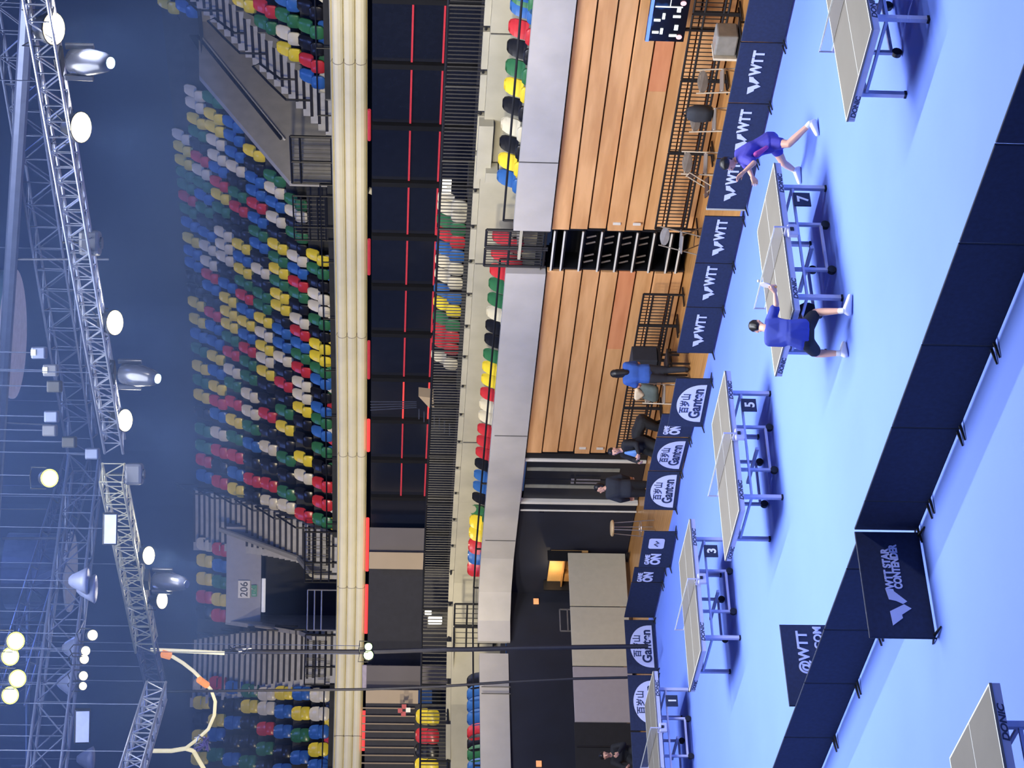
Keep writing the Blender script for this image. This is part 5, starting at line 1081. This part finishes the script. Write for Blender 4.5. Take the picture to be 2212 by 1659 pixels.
for k in range(6):
    q = [onY(515 + random.uniform(-20, 30), 1405 + random.uniform(-10, 12), 21.9 + random.uniform(-.1, .1)) for _ in range(4)]; MB().tube(q, .016, 6).build('strand', [CHROME, CAB][k % 2], t)
for i, y in enumerate((1397, 1415)):
    p = onY(796, y, 21.6); can('%s glowing green lamp under the balcony front on the black cable' % ('right' if i == 0 else 'left'), p, toE(p), (.10, .13)[i], .12, GLOWG, yoke=p + V(0, .02, .2), group='green lamps on the black cable', name='signal_lamp')
# hoist motors at the corner
for i, (x, y) in enumerate(((110, 800), (118, 835), (112, 900), (108, 930), (150, 955), (85, 762), (200, 980))):
    p = onY(x, y, 21.8); t = thing('chain_hoist', ['pale chain hoist motor above the bright truss', 'dark chain hoist beside the pale one', 'dark hoist above the motor corner', 'grey hoist just left of the motor corner', 'black splitter box at the motor corner', 'small hoist with two lit indicators beside the drum', 'dark junction at the very corner of the truss'][i], 'hoist', tuple(p))
    MB().box(p, (.22, .2, .26), 0, (RR, FW, UU)).build('motor', [SHELL, BLACK, DSTEEL, SHELL, BLACK, DSTEEL, DSTEEL][i], t, bevel=.03); MB().tube([p, V(p.x, p.y, 23.99)], .012, 5).build('chain', DSTEEL, t)
    if i in (0, 5): MB().box(p - FW * .12 + V(0, 0, .08), (.1, .02, .08), 0, (RR, FW, UU)).build('indicator', mat('indicator_light', (.9, .9, .6), .4, emit=(1, 1, .7), es=1.6), t)
# beams and pipes high in the dark
for i, (q0, q1, r) in enumerate((((60, 0), (-20, 1250), .12), ((15, 560), (235, 560), .02), ((0, 913), (110, 918), .015), ((0, 1100), (100, 1100), .012), ((5, 1163), (130, 1163), .03), ((25, 1655), (90, 1655), .04), ((60, 1300), (60, 1659), .05))):
    p, q = onY(*q0, 24), onY(*q1, 24); o = MB().tube([p, q], r, 8).build('pipe', DSTEEL if r > .03 else SHELL, at=p)
    tag(o, ['long dim pipe at the top right of the rig', 'thin hanging wire right of the large drum', 'thin wire left of the large drum', 'faint wire above the motor corner', 'short pale bar near the top edge', 'short pale bar at the top left corner', 'dim pipe along the top left edge'][i], 'pipe')
# small camera under the balcony front, white plate on the concourse, box below the fascia
p = onY(806, 411, 36.7); t = thing('dome_camera', 'small white camera hanging under the balcony front', 'camera', tuple(p)); MB().tube([p + V(0, 0, .12), p - V(0.12, 0, .14)], [.09, .11], 12).build('shell', WHITEP, t); MB().tube([p + V(0, 0, .12), V(p.x, p.y, 7.02)], .02, 6).build('mount', WHITEP, t)
p = onY(965, 403, 29.4); t = thing('notice_plate', 'small white lit plate behind the kerb railing at the right end of the seats', 'sign', tuple(p)); MB().box(p, (.42, .03, .2)).build('plate', mat('plate_light', (.9, .85, .7), .5, emit=(1, .95, .8), es=.9), t); MB().bar(p, V(p.x, p.y, 4.4), .03).build('post', BLACK, t)
p = EYE + ray(793, 1462) * 62.0; t = thing('junction_box', 'lilac grey box under the balcony front left of the green lamps', 'box', tuple(p)); MB().box(p, (.1, .75, .30), 0, (FW, RR, UU)).build('housing', mat('lilac_box', (.42, .38, .52), .6), t, bevel=.02)
for i, (x, y) in enumerate(((1158, 1299), (1164, 1650))):
    p = onX(x, y, -46.6); t = thing('wall_beacon', 'small orange square light on the dark left wall, %s one' % ('right' if i == 0 else 'left'), 'light', tuple(p)); MB().box(p, (.04, .16, .14)).build('lens', mat('amber', (.8, .35, .15), .5, emit=(1, .45, .2), es=.6), t)
p = onX(1222, 1340, -45.0); t = thing('rack_frame', 'small metal framed rack above the pale screens', 'rack', tuple(p)); mb = MB()
for dy in (-.32, .32): mb.bar(p + V(0, dy, -.35), p + V(0, dy, .15), .03)
for dy in (-.32, .32): mb.bar(p + V(0, dy, -.35), V(p.x, p.y + dy, 0), .03)
for dz in (.15, -.05, -.3): mb.bar(p + V(0, -.32, dz), p + V(0, .32, dz), .03)
mb.build('frame', CHROME, t)

# concourse stair, notice and shiny white items
t = thing('concourse_stair', 'dark stair with a pale wedge soffit on the concourse, left of the red strips', 'stairs', tuple(onY(960, 880, 31.2)))
q = [onY(904, 856, 31.2), onY(936, 860, 31.2), onY(938, 880, 31.2), onY(928, 882, 31.2)]; MB().prism(q, (0, -1, 0), .3).build('soffit', BEIW, t); MB().bar(q[2], V(q[2].x, q[2].y, 4.4), .05).build('post', BLACK, t)
for k in range(7): MB().bar(onY(905 + 11 * k, 884 + 5 * k, 31.3), onY(905 + 11 * k, 905 + 6 * k, 31.3), .03).build('tread', DSTEEL, t)
for k in range(4): MB().bar(onY(800, 868 + 6 * k, 31.4), onY(900, 868 + 4 * k, 31.4), .02).build('rail', DSTEEL, t)
p = EYE + ray(940, 1340) * 60.5; t = thing('white_items', 'small shiny white items in the dark left part of the concourse', 'display', tuple(p)); LW = mat('white_shine', (.9, .9, .85), .5, emit=(1, 1, .9), es=1.1)  # shine of the white items painted as a glow of their own
MB().box(p, (.3, .22, .42), 0, (FW, RR, UU)).build('front', LW, t, bevel=.03); MB().box(p - UU * .1 + RR * .0 + FW * .3, (.3, .5, .7), 0, (FW, RR, UU)).build('case_body', BLACK, t); MB().box(EYE + ray(925, 1322) * 60.5, (.1, .16, .2), 0, (FW, RR, UU)).build('side_front', LW, t)
p = EYE + ray(873, 1535) * 60.2; t = thing('wall_notice', 'small red and white notice on the dark concourse wall at the left', 'sign', tuple(p)); RN = mat('notice_red', (.5, .08, .1), .6)
for dy, dz in ((0, .12), (.12, 0), (-.1, .02), (.02, -.12)): MB().box(p + RR * dy + UU * dz, (.03, .14, .14), 0, (FW, RR, UU)).build('panel', RN if dz > -.1 else WHITEP, t)
# ================================================================ HAZE in the air above the stands, lit by the floods and added unseen blue fill
hz = bpy.data.materials.new('haze'); hz.use_nodes = True; nt = hz.node_tree; nt.nodes.clear(); o_ = nt.nodes.new('ShaderNodeOutputMaterial'); v_ = nt.nodes.new('ShaderNodeVolumeScatter')
v_.inputs['Color'].default_value = (.30, .48, 1, 1); v_.inputs['Density'].default_value = .0055; v_.inputs['Anisotropy'].default_value = .0; nt.links.new(v_.outputs[0], o_.inputs['Volume'])
o = MB().box((-44, 31, 16.3), (62, 38, 15.0)).build('haze', hz); tag(o, 'thin blue stage haze hanging in the air around the rig and the upper seats', 'haze', kind='stuff')
for x, y, z, e in ((-24, 26, 20, 1300), (-40, 30, 20, 1600), (-52, 24, 20, 1300), (-34, 16, 19, 700)):
    light('blue_haze_fill', 'POINT', (x, y, z), (x, y, 0), e, (.16, .28, 1.0), 1.2)  # unseen blue points added to tint the haze and upper seats
for x in (-20.45, -22.5, -27.3, -30.2, -35.0, -36.8):
    light('flood_spill', 'POINT', (x + .1, 21.4, 10.95), (x, 20, 0), 30, (1, .93, .8), .12)
